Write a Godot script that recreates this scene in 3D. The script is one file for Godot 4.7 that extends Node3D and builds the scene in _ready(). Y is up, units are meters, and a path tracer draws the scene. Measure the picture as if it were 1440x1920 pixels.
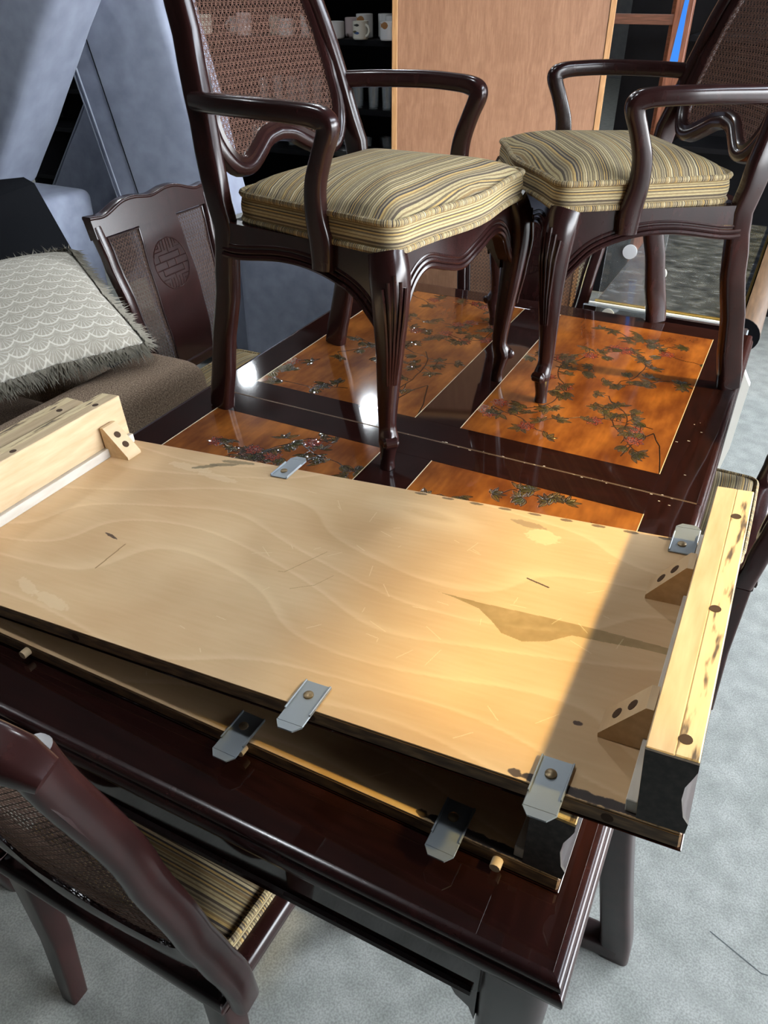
extends Node3D
# A furniture hall: a long carved dining table with two upturned leaves, two armchairs standing on it,
# side chairs around it, a sofa and upended grey sofa sections, shelving and an oak cabinet behind.
# x runs across the table, -z runs along it away from the photographer, the table's centre is x = z = 0.

var M := {}
var taken := {}
var group_count := 1

# ------------------------------------------------------------------ scene entry
func _ready():
	camera_and_light()
	materials()
	hall()
	dining_table()
	leaves()
	var arm := armchair()
	place(arm, Vector3(-.235, .7606, -.134), atan2(.994, .109), "caned armchair on the tabletop, facing the other armchair, beside the grey sofa sections")
	var arm2 := copy(arm)
	place(arm2, Vector3(.2495, .7606, -.6445), atan2(-.84, .54), "caned armchair on the tabletop with its back to the slate-topped cabinet and shelving")
	var med := medallion_chair()
	place(med, Vector3(-.958, 0, -.568), atan2(1, 0), "side chair with carved round medallion beside the brown sofa")
	var med2 := copy(med)
	place(med2, Vector3(-.17, 0, -1.03), atan2(0, 1), "side chair with carved round medallion in front of the oak cabinet")
	var cane_chair := cane_side_chair()
	place(cane_chair, Vector3(-.034, 0, .872), atan2(.02, -1), "caned side chair pushed under the table edge with the upturned leaves")
	var cane_chair2 := copy(cane_chair)
	place(cane_chair2, Vector3(.575, 0, -.47), atan2(-1, .0), "caned side chair tucked in from the open floor side of the table")
	sofa_and_pillow()
	grey_sections()
	background()

# ------------------------------------------------------------------ camera, sky, sun, exposure
func camera_and_light():
	var cam := Camera3D.new(); cam.name = "camera"
	cam.fov = 67.03; cam.near = .02; cam.far = 100
	cam.position = Vector3(.601, 1.6, 1.385)
	cam.rotation_degrees = Vector3(-34.6, 26.75, 0)
	add_child(cam); cam.current = true
	var we := WorldEnvironment.new(); we.name = "world_environment"
	var e := Environment.new()
	e.background_mode = Environment.BG_SKY
	var sky := Sky.new(); var sm := ProceduralSkyMaterial.new()
	sm.sky_top_color = Color(.78, .82, .87); sm.sky_horizon_color = Color(.91, .92, .92)
	sm.ground_bottom_color = Color(.3, .3, .3); sm.ground_horizon_color = Color(.6, .62, .64)
	sm.sky_energy_multiplier = 4.6
	sky.sky_material = sm; e.sky = sky
	e.tonemap_mode = Environment.TONE_MAPPER_LINEAR
	e.tonemap_exposure = .80
	e.sdfgi_enabled = true; e.ssao_enabled = true; e.ssil_enabled = true
	we.environment = e; add_child(we)
	var sun := DirectionalLight3D.new(); sun.name = "sun"
	sun.light_color = Color(1.0, .87, .50); sun.light_energy = 2.2
	sun.light_angular_distance = 3.0; sun.shadow_enabled = true
	add_child(sun)
	var el := deg_to_rad(48.0)
	sun.look_at_from_position(Vector3(cos(el), sin(el), 0) * 20, Vector3.ZERO, Vector3.UP)

# ------------------------------------------------------------------ nodes
func numbered(n: String) -> String:
	if not taken.has(n):
		taken[n] = 0
		return n
	taken[n] += 1
	return "%s_%03d" % [n, taken[n]]

func thing(called: String, label: String, category: String, at := Vector3.ZERO, turn := 0.0, group := "") -> Node3D:
	var o := Node3D.new(); o.name = numbered(called); add_child(o)
	o.position = at; o.rotation.y = turn
	return tag(o, label, category, group)

func tag(o: Node3D, label: String, category: String, group := "") -> Node3D:
	o.set_meta("label", label); o.set_meta("category", category)
	if group != "": o.set_meta("group", group)
	return o

func place(o: Node3D, at: Vector3, turn: float, label: String):
	o.position = at; o.rotation.y = turn; o.set_meta("label", label)

func copy(o: Node3D) -> Node3D:
	var base: String = o.name
	var c: Node3D = o.duplicate()
	c.name = numbered(base); add_child(c)
	return c

func start() -> SurfaceTool:
	var st := SurfaceTool.new(); st.begin(Mesh.PRIMITIVE_TRIANGLES)
	return st

func obj(called: String, st: SurfaceTool, mat: Material, parent: Node = self, tangents := false) -> MeshInstance3D:
	st.generate_normals()
	if tangents: st.generate_tangents()
	var mi := MeshInstance3D.new()
	mi.mesh = st.commit(); mi.material_override = mat
	mi.name = numbered(called) if parent == self else called
	parent.add_child(mi, true)
	return mi

func mesh_obj(called: String, mesh: Mesh, mat: Material, parent: Node, at: Transform3D) -> MeshInstance3D:
	var mi := MeshInstance3D.new(); mi.mesh = mesh; mi.material_override = mat; mi.transform = at
	mi.name = numbered(called) if parent == self else called
	parent.add_child(mi, true)
	return mi

func struct(called: String, st: SurfaceTool, mat: Material, parent: Node = self) -> MeshInstance3D:
	var o := obj(called, st, mat, parent)
	if parent == self: o.set_meta("kind", "structure")
	return o

# ------------------------------------------------------------------ shapes
func emit(st: SurfaceTool, v: PackedVector3Array, uv: PackedVector2Array, g: PackedInt32Array, closed := true):
	var flip := false
	if closed:
		var c := Vector3.ZERO
		for p in v: c += p
		c /= v.size()
		var vol := 0.0
		for i in range(0, v.size(), 3): vol += (v[i] - c).dot((v[i + 1] - c).cross(v[i + 2] - c))
		flip = vol > 0.0
	for i in range(0, v.size(), 3):
		st.set_smooth_group(g[i / 3])
		for k in ([0, 2, 1] if flip else [0, 1, 2]):
			st.set_uv(uv[i + k] if uv.size() else Vector2.ZERO)
			st.add_vertex(v[i + k])

func box(st: SurfaceTool, c: Vector3, s: Vector3, bev := .0015, xf := Transform3D.IDENTITY):
	var h := s * .5
	var b: float = minf(bev, minf(h.x, minf(h.y, h.z)) * .9)
	var v := PackedVector3Array(); var g := PackedInt32Array()
	var quads := []
	var P := func(a: Vector3, axis: int) -> Vector3:
		var q := Vector3(h.x - b, h.y - b, h.z - b)
		q[axis] = h[axis]
		return c + q * a
	for axis in 3:
		var u := (axis + 1) % 3; var w := (axis + 2) % 3
		for s1 in [-1.0, 1.0]:
			var q := []
			for d in [[-1.0, -1.0], [1.0, -1.0], [1.0, 1.0], [-1.0, 1.0]]:
				var a := Vector3.ZERO; a[axis] = s1; a[u] = d[0]; a[w] = d[1]
				q.append(P.call(a, axis))
			quads.append(q)
		for s1 in [-1.0, 1.0]:      # edges along axis
			for s2 in [-1.0, 1.0]:
				var a0 := Vector3.ZERO; a0[axis] = -1; a0[u] = s1; a0[w] = s2
				var a1 := a0; a1[axis] = 1
				quads.append([P.call(a0, u), P.call(a1, u), P.call(a1, w), P.call(a0, w)])
	for sx in [-1.0, 1.0]:
		for sy in [-1.0, 1.0]:
			for sz in [-1.0, 1.0]:
				var a := Vector3(sx, sy, sz)
				quads.append([P.call(a, 0), P.call(a, 1), P.call(a, 2)])
	for q in quads:
		var mid := Vector3.ZERO
		for p in q: mid += p
		mid /= q.size()
		var n: Vector3 = (q[1] - q[0]).cross(q[2] - q[0])
		var order = q.duplicate()
		if n.dot(mid - c) > 0: order.reverse()
		for k in range(1, order.size() - 1):
			v.append(xf * order[0]); v.append(xf * order[k]); v.append(xf * order[k + 1]); g.append(-1)
	emit(st, v, PackedVector2Array(), g, false)

func slab(called: String, c: Vector3, s: Vector3, mat: Material, parent: Node = self, bev := .0015, xf := Transform3D.IDENTITY) -> MeshInstance3D:
	var st := start(); box(st, c, s, bev, xf)
	return obj(called, st, mat, parent)

func circle(n: int, rx: float, ry := -1.0) -> PackedVector2Array:
	var p := PackedVector2Array()
	if ry < 0: ry = rx
	for i in n: p.append(Vector2(cos(TAU * i / n) * rx, sin(TAU * i / n) * ry))
	return p

func rrect(w: float, h: float, r: float, n := 3) -> PackedVector2Array:
	var p := PackedVector2Array()
	for k in 4:
		var cx: float = (w * .5 - r) * [1, -1, -1, 1][k]; var cy: float = (h * .5 - r) * [1, 1, -1, -1][k]
		for i in n + 1:
			var a := PI * .5 * (k + float(i) / n)
			p.append(Vector2(cx + cos(a) * r, cy + sin(a) * r))
	return p

func sharp_groups(prof: PackedVector2Array, ring: bool) -> PackedInt32Array:
	var m := prof.size(); var g := PackedInt32Array(); var gi := 0
	for j in m:
		var a := prof[j] - prof[(j + m - 1) % m]; var b := prof[(j + 1) % m] - prof[j]
		if j > 0 and absf(a.angle_to(b)) > .72: gi += 1
		g.append(gi)
	if ring:
		var a0 := prof[0] - prof[m - 1]; var b0 := prof[1] - prof[0]
		if absf(a0.angle_to(b0)) <= .72:
			for j in m:
				if g[j] == gi: g[j] = 0
	return g

# profile (x sideways, y up) carried along a path; scl: Vector2 per point; ups: Vector3 per point
func sweep(st: SurfaceTool, path: Array, prof: PackedVector2Array, up: Vector3, scl = null, loop := false, ups = null, mitre := false, uvk := Vector2(1, 1)):
	var n := path.size(); var m := prof.size()
	var pg := sharp_groups(prof, true)
	var rings := []; var len_at := [0.0]; var seg_group := []
	var sgi := 0
	var edge_len := [0.0]
	for j in m: edge_len.append(edge_len[j] + prof[j].distance_to(prof[(j + 1) % m]))
	for i in n:
		var a: Vector3 = path[(i - 1 + n) % n] if (loop or i > 0) else path[i]
		var b: Vector3 = path[(i + 1) % n] if (loop or i < n - 1) else path[i]
		var here: Vector3 = path[i]
		var t1 := (here - a).normalized(); var t2 := (b - here).normalized()
		if t1 == Vector3.ZERO: t1 = t2
		if t2 == Vector3.ZERO: t2 = t1
		var t := (t1 + t2).normalized()
		var turn := t1.angle_to(t2)
		if turn > .6 and i > 0: sgi += 1
		seg_group.append(sgi)
		var uu: Vector3 = up if ups == null else ups[i]
		var side := uu.cross(t).normalized(); var upv := t.cross(side).normalized()
		var sc: Vector2 = Vector2.ONE if scl == null else scl[i]
		var mk := 1.0 / maxf(.3, cos(turn * .5)) if mitre else 1.0
		var ring := PackedVector3Array()
		for q in prof: ring.append(here + side * q.x * sc.x * mk + upv * q.y * sc.y)
		rings.append(ring)
		if i > 0: len_at.append(len_at[i - 1] + here.distance_to(path[i - 1]))
	var v := PackedVector3Array(); var uv := PackedVector2Array(); var g := PackedInt32Array()
	for i in (n if loop else n - 1):
		var r0: PackedVector3Array = rings[i]; var r1: PackedVector3Array = rings[(i + 1) % n]
		var l0: float = len_at[i]; var l1: float = len_at[i + 1] if i + 1 < n else l0 + path[i].distance_to(path[0])
		for j in m:
			var k := (j + 1) % m
			var gg: int = group_count + seg_group[i] * 64 + pg[j]
			var e0: float = edge_len[j]; var e1: float = edge_len[j + 1]
			for q in [[r0[j], Vector2(e0, l0)], [r1[j], Vector2(e0, l1)], [r1[k], Vector2(e1, l1)], [r0[j], Vector2(e0, l0)], [r1[k], Vector2(e1, l1)], [r0[k], Vector2(e1, l0)]]:
				v.append(q[0]); uv.append(q[1] * uvk)
			g.append(gg); g.append(gg)
	if not loop:
		var idx := Geometry2D.triangulate_polygon(prof)
		for e in 2:
			var r: PackedVector3Array = rings[0] if e == 0 else rings[n - 1]
			for q in range(0, idx.size(), 3):
				var w = [idx[q], idx[q + 1], idx[q + 2]]
				var ccw: bool = (prof[w[1]] - prof[w[0]]).cross(prof[w[2]] - prof[w[0]]) > 0
				# sides run r0[j] -> r1[j] -> r1[k]; the start cap must match, the end cap is its mirror
				if ccw == (e == 1): w = [w[0], w[2], w[1]]
				if polygon_sign(prof) < 0: w = [w[0], w[2], w[1]]
				for s in w:
					v.append(r[s]); uv.append(prof[s] * uvk)
				g.append(-1)
	group_count += 64 * (sgi + 2)
	emit(st, v, uv, g, true)

func polygon_sign(p: PackedVector2Array) -> float:
	var a := 0.0
	for i in p.size(): a += p[i].cross(p[(i + 1) % p.size()])
	return signf(a)

func tube(st: SurfaceTool, path: Array, r: float, up := Vector3.UP, seg := 8, loop := false, uvk := Vector2(1, 1)):
	sweep(st, path, circle(seg, r), up, null, loop, null, false, uvk)

func lathe(st: SurfaceTool, prof: PackedVector2Array, seg := 24, xf := Transform3D.IDENTITY):
	var m := prof.size()
	var v := PackedVector3Array(); var uv := PackedVector2Array(); var g := PackedInt32Array()
	var gi := group_count
	for j in m - 1:
		if j > 0 and absf((prof[j] - prof[j - 1]).angle_to(prof[j + 1] - prof[j])) > .6: gi += 1
		for i in seg:
			var a0 := TAU * i / seg; var a1 := TAU * (i + 1) / seg
			var q := []
			for s in [[j, a0], [j + 1, a0], [j + 1, a1], [j, a1]]:
				var pr: Vector2 = prof[s[0]]
				q.append([xf * Vector3(pr.x * cos(s[1]), pr.y, pr.x * sin(s[1])), Vector2(s[1] / TAU, float(s[0]) / (m - 1))])
			for k in [[0, 1, 2], [0, 2, 3]]:
				if q[k[0]][0].is_equal_approx(q[k[1]][0]) or q[k[1]][0].is_equal_approx(q[k[2]][0]) or q[k[0]][0].is_equal_approx(q[k[2]][0]): continue
				for s in k:
					v.append(q[s][0]); uv.append(q[s][1])
				g.append(gi)
	group_count = gi + 2
	emit(st, v, uv, g, true)

func prism(st: SurfaceTool, poly: PackedVector2Array, depth: float, xf := Transform3D.IDENTITY):
	var m := poly.size(); var pg := sharp_groups(poly, true)
	var v := PackedVector3Array(); var uv := PackedVector2Array(); var g := PackedInt32Array()
	var z := depth * .5
	var s := polygon_sign(poly)
	for j in m:
		var a := poly[j]; var b := poly[(j + 1) % m]
		var q := [Vector3(a.x, a.y, -z), Vector3(a.x, a.y, z), Vector3(b.x, b.y, z), Vector3(b.x, b.y, -z)]
		for k in ([0, 1, 2, 0, 2, 3] if s > 0 else [0, 2, 1, 0, 3, 2]):
			v.append(xf * q[k]); uv.append(Vector2(q[k].x, q[k].y))
		g.append(group_count + pg[j]); g.append(group_count + pg[j])
	var idx := Geometry2D.triangulate_polygon(poly)
	for e in [-1.0, 1.0]:
		for i in range(0, idx.size(), 3):
			var w = [idx[i], idx[i + 1], idx[i + 2]]
			var ccw: bool = (poly[w[1]] - poly[w[0]]).cross(poly[w[2]] - poly[w[0]]) > 0
			if ccw == (e > 0): w = [w[0], w[2], w[1]]
			for k in w:
				v.append(xf * Vector3(poly[k].x, poly[k].y, z * e)); uv.append(poly[k])
			g.append(-1)
	group_count += 64
	emit(st, v, uv, g, true)

# box with rounded edges, each pair of faces pushed out by bulge
func rbox(st: SurfaceTool, size: Vector3, r: float, bulge := Vector3.ZERO, xf := Transform3D.IDENTITY, inner := 6, wob := 0.0):
	var h := size * .5
	var cuts := []
	for a in 3:
		var c := []
		for k in 5: c.append(-h[a] + r * (1.0 - cos(PI * .5 * k / 4.0)) * 1.0)
		for k in range(1, inner): c.append(lerpf(-h[a] + r, h[a] - r, float(k) / inner))
		for k in 5: c.append(h[a] - r * (1.0 - cos(PI * .5 * (4 - k) / 4.0)))
		cuts.append(c)
	var v := PackedVector3Array(); var g := PackedInt32Array()
	var noise := FastNoiseLite.new(); noise.seed = 5; noise.frequency = 5.0
	for axis in 3:
		var u := (axis + 1) % 3; var w := (axis + 2) % 3
		for s in [-1.0, 1.0]:
			for i in cuts[u].size() - 1:
				for j in cuts[w].size() - 1:
					var q := []
					for d in [[0, 0], [1, 0], [1, 1], [0, 1]]:
						var p := Vector3.ZERO
						p[axis] = s * h[axis]; p[u] = cuts[u][i + d[0]]; p[w] = cuts[w][j + d[1]]
						var core := p.clamp(-h + Vector3.ONE * r, h - Vector3.ONE * r)
						var out := p - core
						if out.length() > 1e-6: p = core + out.normalized() * r
						for a in 3:
							var f := 1.0
							for o in 3:
								if o != a: f *= 1.0 - pow(minf(1.0, absf(p[o] / h[o])), 2.0)
							p[a] += bulge[a] * f * p[a] / h[a]
						if wob > 0: p += Vector3(noise.get_noise_3dv(p), noise.get_noise_3dv(p + Vector3.ONE * 7), noise.get_noise_3dv(p + Vector3.ONE * 19)) * wob
						q.append(p)
					var ks = [0, 1, 2, 0, 2, 3] if s < 0 else [0, 2, 1, 0, 3, 2]
					for k in ks: v.append(xf * q[k])
					g.append(group_count); g.append(group_count)
	group_count += 1
	emit(st, v, PackedVector2Array(), g, true)

func smooth_path(pts: Array, per := 6) -> Array:
	var out := []
	for i in pts.size() - 1:
		var p0 = pts[maxi(i - 1, 0)]; var p1 = pts[i]; var p2 = pts[i + 1]; var p3 = pts[mini(i + 2, pts.size() - 1)]
		for k in per:
			var t := float(k) / per
			out.append(((p1 * 2.0) + (p2 - p0) * t + (p0 * 2.0 - p1 * 5.0 + p2 * 4.0 - p3) * t * t + (p1 * 3.0 - p0 - p2 * 3.0 + p3) * t * t * t) * .5)
	out.append(pts[pts.size() - 1])
	return out

func table_of(keys: Array, y: float) -> float:     # piecewise smooth lookup [[y, value], ...]
	if y <= keys[0][0]: return keys[0][1]
	for i in keys.size() - 1:
		if y <= keys[i + 1][0]:
			return lerpf(keys[i][1], keys[i + 1][1], smoothstep(0.0, 1.0, (y - keys[i][0]) / (keys[i + 1][0] - keys[i][0])) * .5 + .5 * (y - keys[i][0]) / (keys[i + 1][0] - keys[i][0]))
	return keys[keys.size() - 1][1]

# woven cane in the outline poly; map turns (a, b) into space, out is the facing direction
func cane(st: SurfaceTool, poly: PackedVector2Array, map: Callable, out: Vector3, p := .0125):
	var lo := poly[0]; var hi := poly[0]
	for q in poly:
		lo = lo.min(q); hi = hi.max(q)
	var fam := []
	for k in range(int(floor(lo.y / p)), int(ceil(hi.y / p)) + 1):
		for d in [-.0014, .0014]: fam.append([Vector2(0, k * p + d), Vector2(1, 0), .0014, 0.0])
	for k in range(int(floor(lo.x / p)), int(ceil(hi.x / p)) + 1):
		for d in [-.0014, .0014]: fam.append([Vector2(k * p + d, 0), Vector2(0, 1), .0014, .0007])
	for s in [1.0, -1.0]:
		var c := [lo.x - s * lo.y, lo.x - s * hi.y, hi.x - s * lo.y, hi.x - s * hi.y]
		for k in range(int(floor(c.min() / p)), int(ceil(c.max() / p)) + 1):
			fam.append([Vector2(k * p, 0), Vector2(s, 1).normalized(), .0018, .0014 if s > 0 else -.0007])
	var v := PackedVector3Array(); var g := PackedInt32Array()
	for f in fam:
		var o: Vector2 = f[0]; var d: Vector2 = f[1]
		var hits := []
		for j in poly.size():
			var a := poly[j]; var b := poly[(j + 1) % poly.size()]
			var den := d.cross(b - a)
			if absf(den) < 1e-9: continue
			var s := (a - o).cross(d) / den
			if s >= 0 and s < 1: hits.append((a - o).cross(b - a) / den)
		hits.sort()
		for h in range(0, hits.size() - 1, 2):
			var l: float = hits[h + 1] - hits[h]
			if l < .002: continue
			var n := maxi(1, int(ceil(l / .05)))
			var cross := Vector2(-d.y, d.x) * float(f[2]) * .5
			for i in n:
				var a: Vector2 = o + d * (hits[h] + l * i / n); var b: Vector2 = o + d * (hits[h] + l * (i + 1) / n)
				var lift := out * float(f[3])
				var ridge := out * .0007
				var q := [map.call(a - cross) + lift, map.call(a) + lift + ridge, map.call(a + cross) + lift, map.call(b - cross) + lift, map.call(b) + lift + ridge, map.call(b + cross) + lift]
				for t in [[0, 3, 4], [0, 4, 1], [1, 4, 5], [1, 5, 2]]:
					var nn: Vector3 = (q[t[1]] - q[t[0]]).cross(q[t[2]] - q[t[0]])
					var tt = t if nn.dot(out) < 0 else [t[0], t[2], t[1]]
					for k in tt: v.append(q[k])
					g.append(-1)
	emit(st, v, PackedVector2Array(), g, false)

# ------------------------------------------------------------------ materials
func mat(c: Color, rough := .6, coat := 0.0, metal := 0.0) -> StandardMaterial3D:
	var m := StandardMaterial3D.new()
	m.albedo_color = c; m.roughness = rough; m.metallic = metal
	if coat > 0:
		m.clearcoat_enabled = true; m.clearcoat = coat; m.clearcoat_roughness = .04
	return m

func noise_tex(c0: Color, c1: Color, freq := .02, sd := 1, size := 512, oct := 4, mid = null) -> NoiseTexture2D:
	var n := FastNoiseLite.new(); n.seed = sd; n.frequency = freq; n.fractal_octaves = oct
	var t := NoiseTexture2D.new(); t.width = size; t.height = size; t.seamless = true; t.noise = n
	var gr := Gradient.new(); gr.set_color(0, c0); gr.set_color(1, c1)
	if mid != null: gr.add_point(.5, mid)
	t.color_ramp = gr
	return t

func smear_tex() -> NoiseTexture2D:
	var t := noise_tex(Color8(228, 204, 158), Color8(90, 74, 62), .018, 71)
	var g := Gradient.new()
	g.set_color(0, Color8(232, 210, 166)); g.set_color(1, Color8(84, 70, 60))
	g.add_point(.60, Color8(224, 200, 154)); g.add_point(.72, Color8(176, 148, 112)); g.add_point(.80, Color8(104, 88, 72))
	t.color_ramp = g
	return t

func grained(c0: Color, c1: Color, scale: Vector3, rough := .6, coat := 0.0, sd := 3, freq := .02) -> StandardMaterial3D:
	var m := mat(Color.WHITE, rough, coat)
	m.albedo_texture = noise_tex(c0, c1, freq, sd)
	m.uv1_triplanar = true; m.uv1_scale = scale
	return m

func materials():
	M.wood = grained(Color8(33, 16, 15), Color8(52, 27, 25), Vector3(3, 1, 3), .22, 0, 3)
	M.wood_x = grained(Color8(28, 14, 12), Color8(44, 21, 18), Vector3(1, 3, 6), .05, 0, 4)
	M.wood_z = grained(Color8(28, 14, 12), Color8(44, 21, 18), Vector3(6, 3, 1), .05, 0, 4)
	M.wood_dark = grained(Color8(30, 17, 17), Color8(48, 26, 24), Vector3(2, 2, 2), .38, .4, 6)
	M.raw = grained(Color8(198, 168, 128), Color8(222, 196, 158), Vector3(5, 5, .8), .7, 0, 8)
	M.raw_pale = grained(Color8(208, 188, 152), Color8(230, 212, 178), Vector3(5, 5, .8), .7, 0, 9)
	M.raw_smear = mat(Color.WHITE, .7)
	M.raw_smear.albedo_texture = smear_tex()
	M.raw_smear.uv1_triplanar = true; M.raw_smear.uv1_scale = Vector3(7, 7, 1.2)
	M.raw_white = grained(Color8(200, 192, 178), Color8(222, 214, 202), Vector3(4, 4, 1), .75, 0, 10)
	M.edge = grained(Color8(70, 52, 36), Color8(156, 122, 82), Vector3(1.2, 6, 6), .6, 0, 11, .03)
	M.stain = grained(Color8(44, 40, 38), Color8(78, 72, 66), Vector3(8, 8, 8), .6, 0, 35)
	M.string = mat(Color8(214, 196, 160), .4, .3)
	M.hole = mat(Color8(70, 48, 30), .9)
	M.steel = mat(Color8(150, 156, 160), .42, 0, .5)
	M.screw = mat(Color8(150, 130, 100), .4, 0, .7)
	M.cane = grained(Color8(84, 56, 46), Color8(130, 94, 76), Vector3(20, 20, 20), .6, 0, 12)
	M.cane_dark = grained(Color8(70, 50, 40), Color8(108, 82, 66), Vector3(20, 20, 20), .6, 0, 13)
	M.grey = grained(Color8(126, 131, 147), Color8(150, 156, 172), Vector3(1.6, 1.6, 1.6), .9, 0, 14, .012)
	M.grey.rim_enabled = true; M.grey.rim = .12; M.grey.rim_tint = .5
	M.grey_pipe = mat(Color8(150, 156, 168), .9)
	M.brown = grained(Color8(70, 52, 40), Color8(214, 188, 160), Vector3(4, 4, 4), .95, 0, 15, .09)
	M.charcoal = mat(Color8(13, 14, 17), .75); M.charcoal.metallic_specular = .2
	M.black = grained(Color8(10, 10, 12), Color8(15, 15, 18), Vector3(1, 1, 1), .6, 0, 16)
	M.black.metallic_specular = .25
	M.ceramic = mat(Color8(228, 228, 226), .15, .4)
	M.ceramic_cream = mat(Color8(226, 222, 206), .15, .4)
	M.ceramic_pink = mat(Color8(214, 196, 194), .2, .3)
	M.glass = StandardMaterial3D.new()
	M.glass.albedo_color = Color(.92, .97, .97, .06); M.glass.transparency = BaseMaterial3D.TRANSPARENCY_ALPHA; M.glass.roughness = .02
	M.chrome = mat(Color8(205, 208, 212), .12, 0, 1.0)
	M.gold = mat(Color8(212, 180, 100), .3, 0, .9)
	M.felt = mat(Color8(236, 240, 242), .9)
	M.tape = mat(Color8(44, 132, 236), .6)
	M.walnut = grained(Color8(96, 58, 42), Color8(150, 98, 74), Vector3(8, .8, 8), .55, .1, 17)
	M.walnut_x = grained(Color8(78, 50, 40), Color8(120, 82, 66), Vector3(.8, 8, 8), .55, .1, 17)
	M.roll = grained(Color8(58, 44, 34), Color8(104, 84, 68), Vector3(9, 9, .6), .5, .2, 18)
	M.slate = grained(Color8(34, 38, 44), Color8(100, 106, 114), Vector3(1.1, 1.1, 1.8), .25, .2, 19, .02)
	M.cream = mat(Color8(226, 222, 210), .6)
	M.plaster = grained(Color8(84, 84, 86), Color8(100, 100, 100), Vector3(.5, .5, .5), .9, 0, 20)
	M.ceiling = mat(Color8(84, 84, 86), .9)
	M.concrete = mat(Color.WHITE, .75)
	M.concrete.albedo_texture = noise_tex(Color8(142, 143, 136), Color8(200, 201, 193), .16, 21, 1024, 4, Color8(174, 175, 168))
	M.concrete.uv1_triplanar = true; M.concrete.uv1_world_triplanar = true; M.concrete.uv1_scale = Vector3(1.1, 1.1, 1.1)
	M.concrete.detail_enabled = true; M.concrete.detail_blend_mode = BaseMaterial3D.BLEND_MODE_MUL
	M.concrete.detail_albedo = noise_tex(Color8(205, 207, 206), Color8(255, 255, 255), .02, 22, 512, 5)
	M.concrete.detail_uv_layer = BaseMaterial3D.DETAIL_UV_1
	M.asphalt = mat(Color8(120, 120, 118), .95)
	M.lamp_metal = mat(Color8(60, 62, 66), .5, 0, .6)
	M.lamp = mat(Color8(255, 255, 255), .5)
	M.lamp.emission_enabled = true; M.lamp.emission = Color(.95, .98, 1.0); M.lamp.emission_energy_multiplier = 30.0
	fabric_material()
	oak_material()

func fabric_material():
	var rng := RandomNumberGenerator.new(); rng.seed = 41
	var w := 96; var h := 1024
	var img := Image.create(w, h, false, Image.FORMAT_RGB8)
	var pal := [Color8(182, 164, 122), Color8(206, 190, 150), Color8(166, 146, 106), Color8(192, 160, 100), Color8(158, 142, 112), Color8(196, 178, 136)]
	var pal_dark := [Color8(112, 98, 76), Color8(88, 76, 62), Color8(136, 116, 84), Color8(76, 68, 64), Color8(128, 112, 88), Color8(146, 120, 80)]
	var light := false
	var y := 0
	while y < h:
		var run := rng.randi_range(4, 12)
		light = not light
		var c: Color = (pal if light else pal_dark)[rng.randi_range(0, 5)]
		for k in run:
			if y >= h: break
			for x in w:
				var f := 1.0 + rng.randf_range(-.11, .11)
				img.set_pixel(x, y, Color(c.r * f, c.g * f, c.b * f))
			y += 1
	var m := mat(Color.WHITE, .95)
	m.albedo_texture = ImageTexture.create_from_image(img)
	m.uv1_scale = Vector3(3, 3, 1)          # UV in metres: the picture covers a third of a metre
	M.fabric = m

func oak_material():
	var w := 256; var h := 512
	var n := FastNoiseLite.new(); n.seed = 31; n.frequency = .006
	var n2 := FastNoiseLite.new(); n2.seed = 32; n2.frequency = .12
	var n3 := FastNoiseLite.new(); n3.seed = 33; n3.frequency = .02
	var img := Image.create(w, h, false, Image.FORMAT_RGB8)
	for y in h:
		for x in w:
			var warp := n.get_noise_2d(x * 2.0, y * .22) * 16.0
			var cx := absf(x - 128 + n3.get_noise_2d(0, y) * 26) * .20
			var ring := sin(cx + warp + y * .010) * .5 + .5
			var fine := n2.get_noise_2d(x * 6.0, y * .35)
			var t := clampf(.45 + (ring - .5) * .30 + fine * .45, 0, 1)
			img.set_pixel(x, y, Color8(146, 102, 74).lerp(Color8(180, 134, 102), t))
	img.resize(w * 2, h * 2, Image.INTERPOLATE_CUBIC)
	var m := mat(Color.WHITE, .45, .25)
	m.albedo_texture = ImageTexture.create_from_image(img)
	M.oak = m
	M.oak_edge = grained(Color8(176, 124, 76), Color8(206, 156, 104), Vector3(9, .9, 9), .5, .2, 34)

# ------------------------------------------------------------------ painting helpers
func dab(img: Image, x: int, y: int, c: Color, a: float):
	if x < 0 or y < 0 or x >= img.get_width() or y >= img.get_height(): return
	img.set_pixel(x, y, img.get_pixel(x, y).lerp(c, a))

func stroke(img: Image, hi: Image, pts: Array, r: float, c: Color, a := .9, dig := .3):
	for i in pts.size() - 1:
		var p: Vector2 = pts[i]; var q: Vector2 = pts[i + 1]
		var n := int(maxf(1, p.distance_to(q) / .7))
		for k in n:
			var m := p.lerp(q, float(k) / n)
			var ri := int(ceil(r))
			for dy in range(-ri, ri + 1):
				for dx in range(-ri, ri + 1):
					if Vector2(dx, dy).length() <= r:
						dab(img, int(m.x) + dx, int(m.y) + dy, c, a)
						if hi: dab(hi, int(m.x) + dx, int(m.y) + dy, Color(dig, dig, dig), 1.0)

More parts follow.
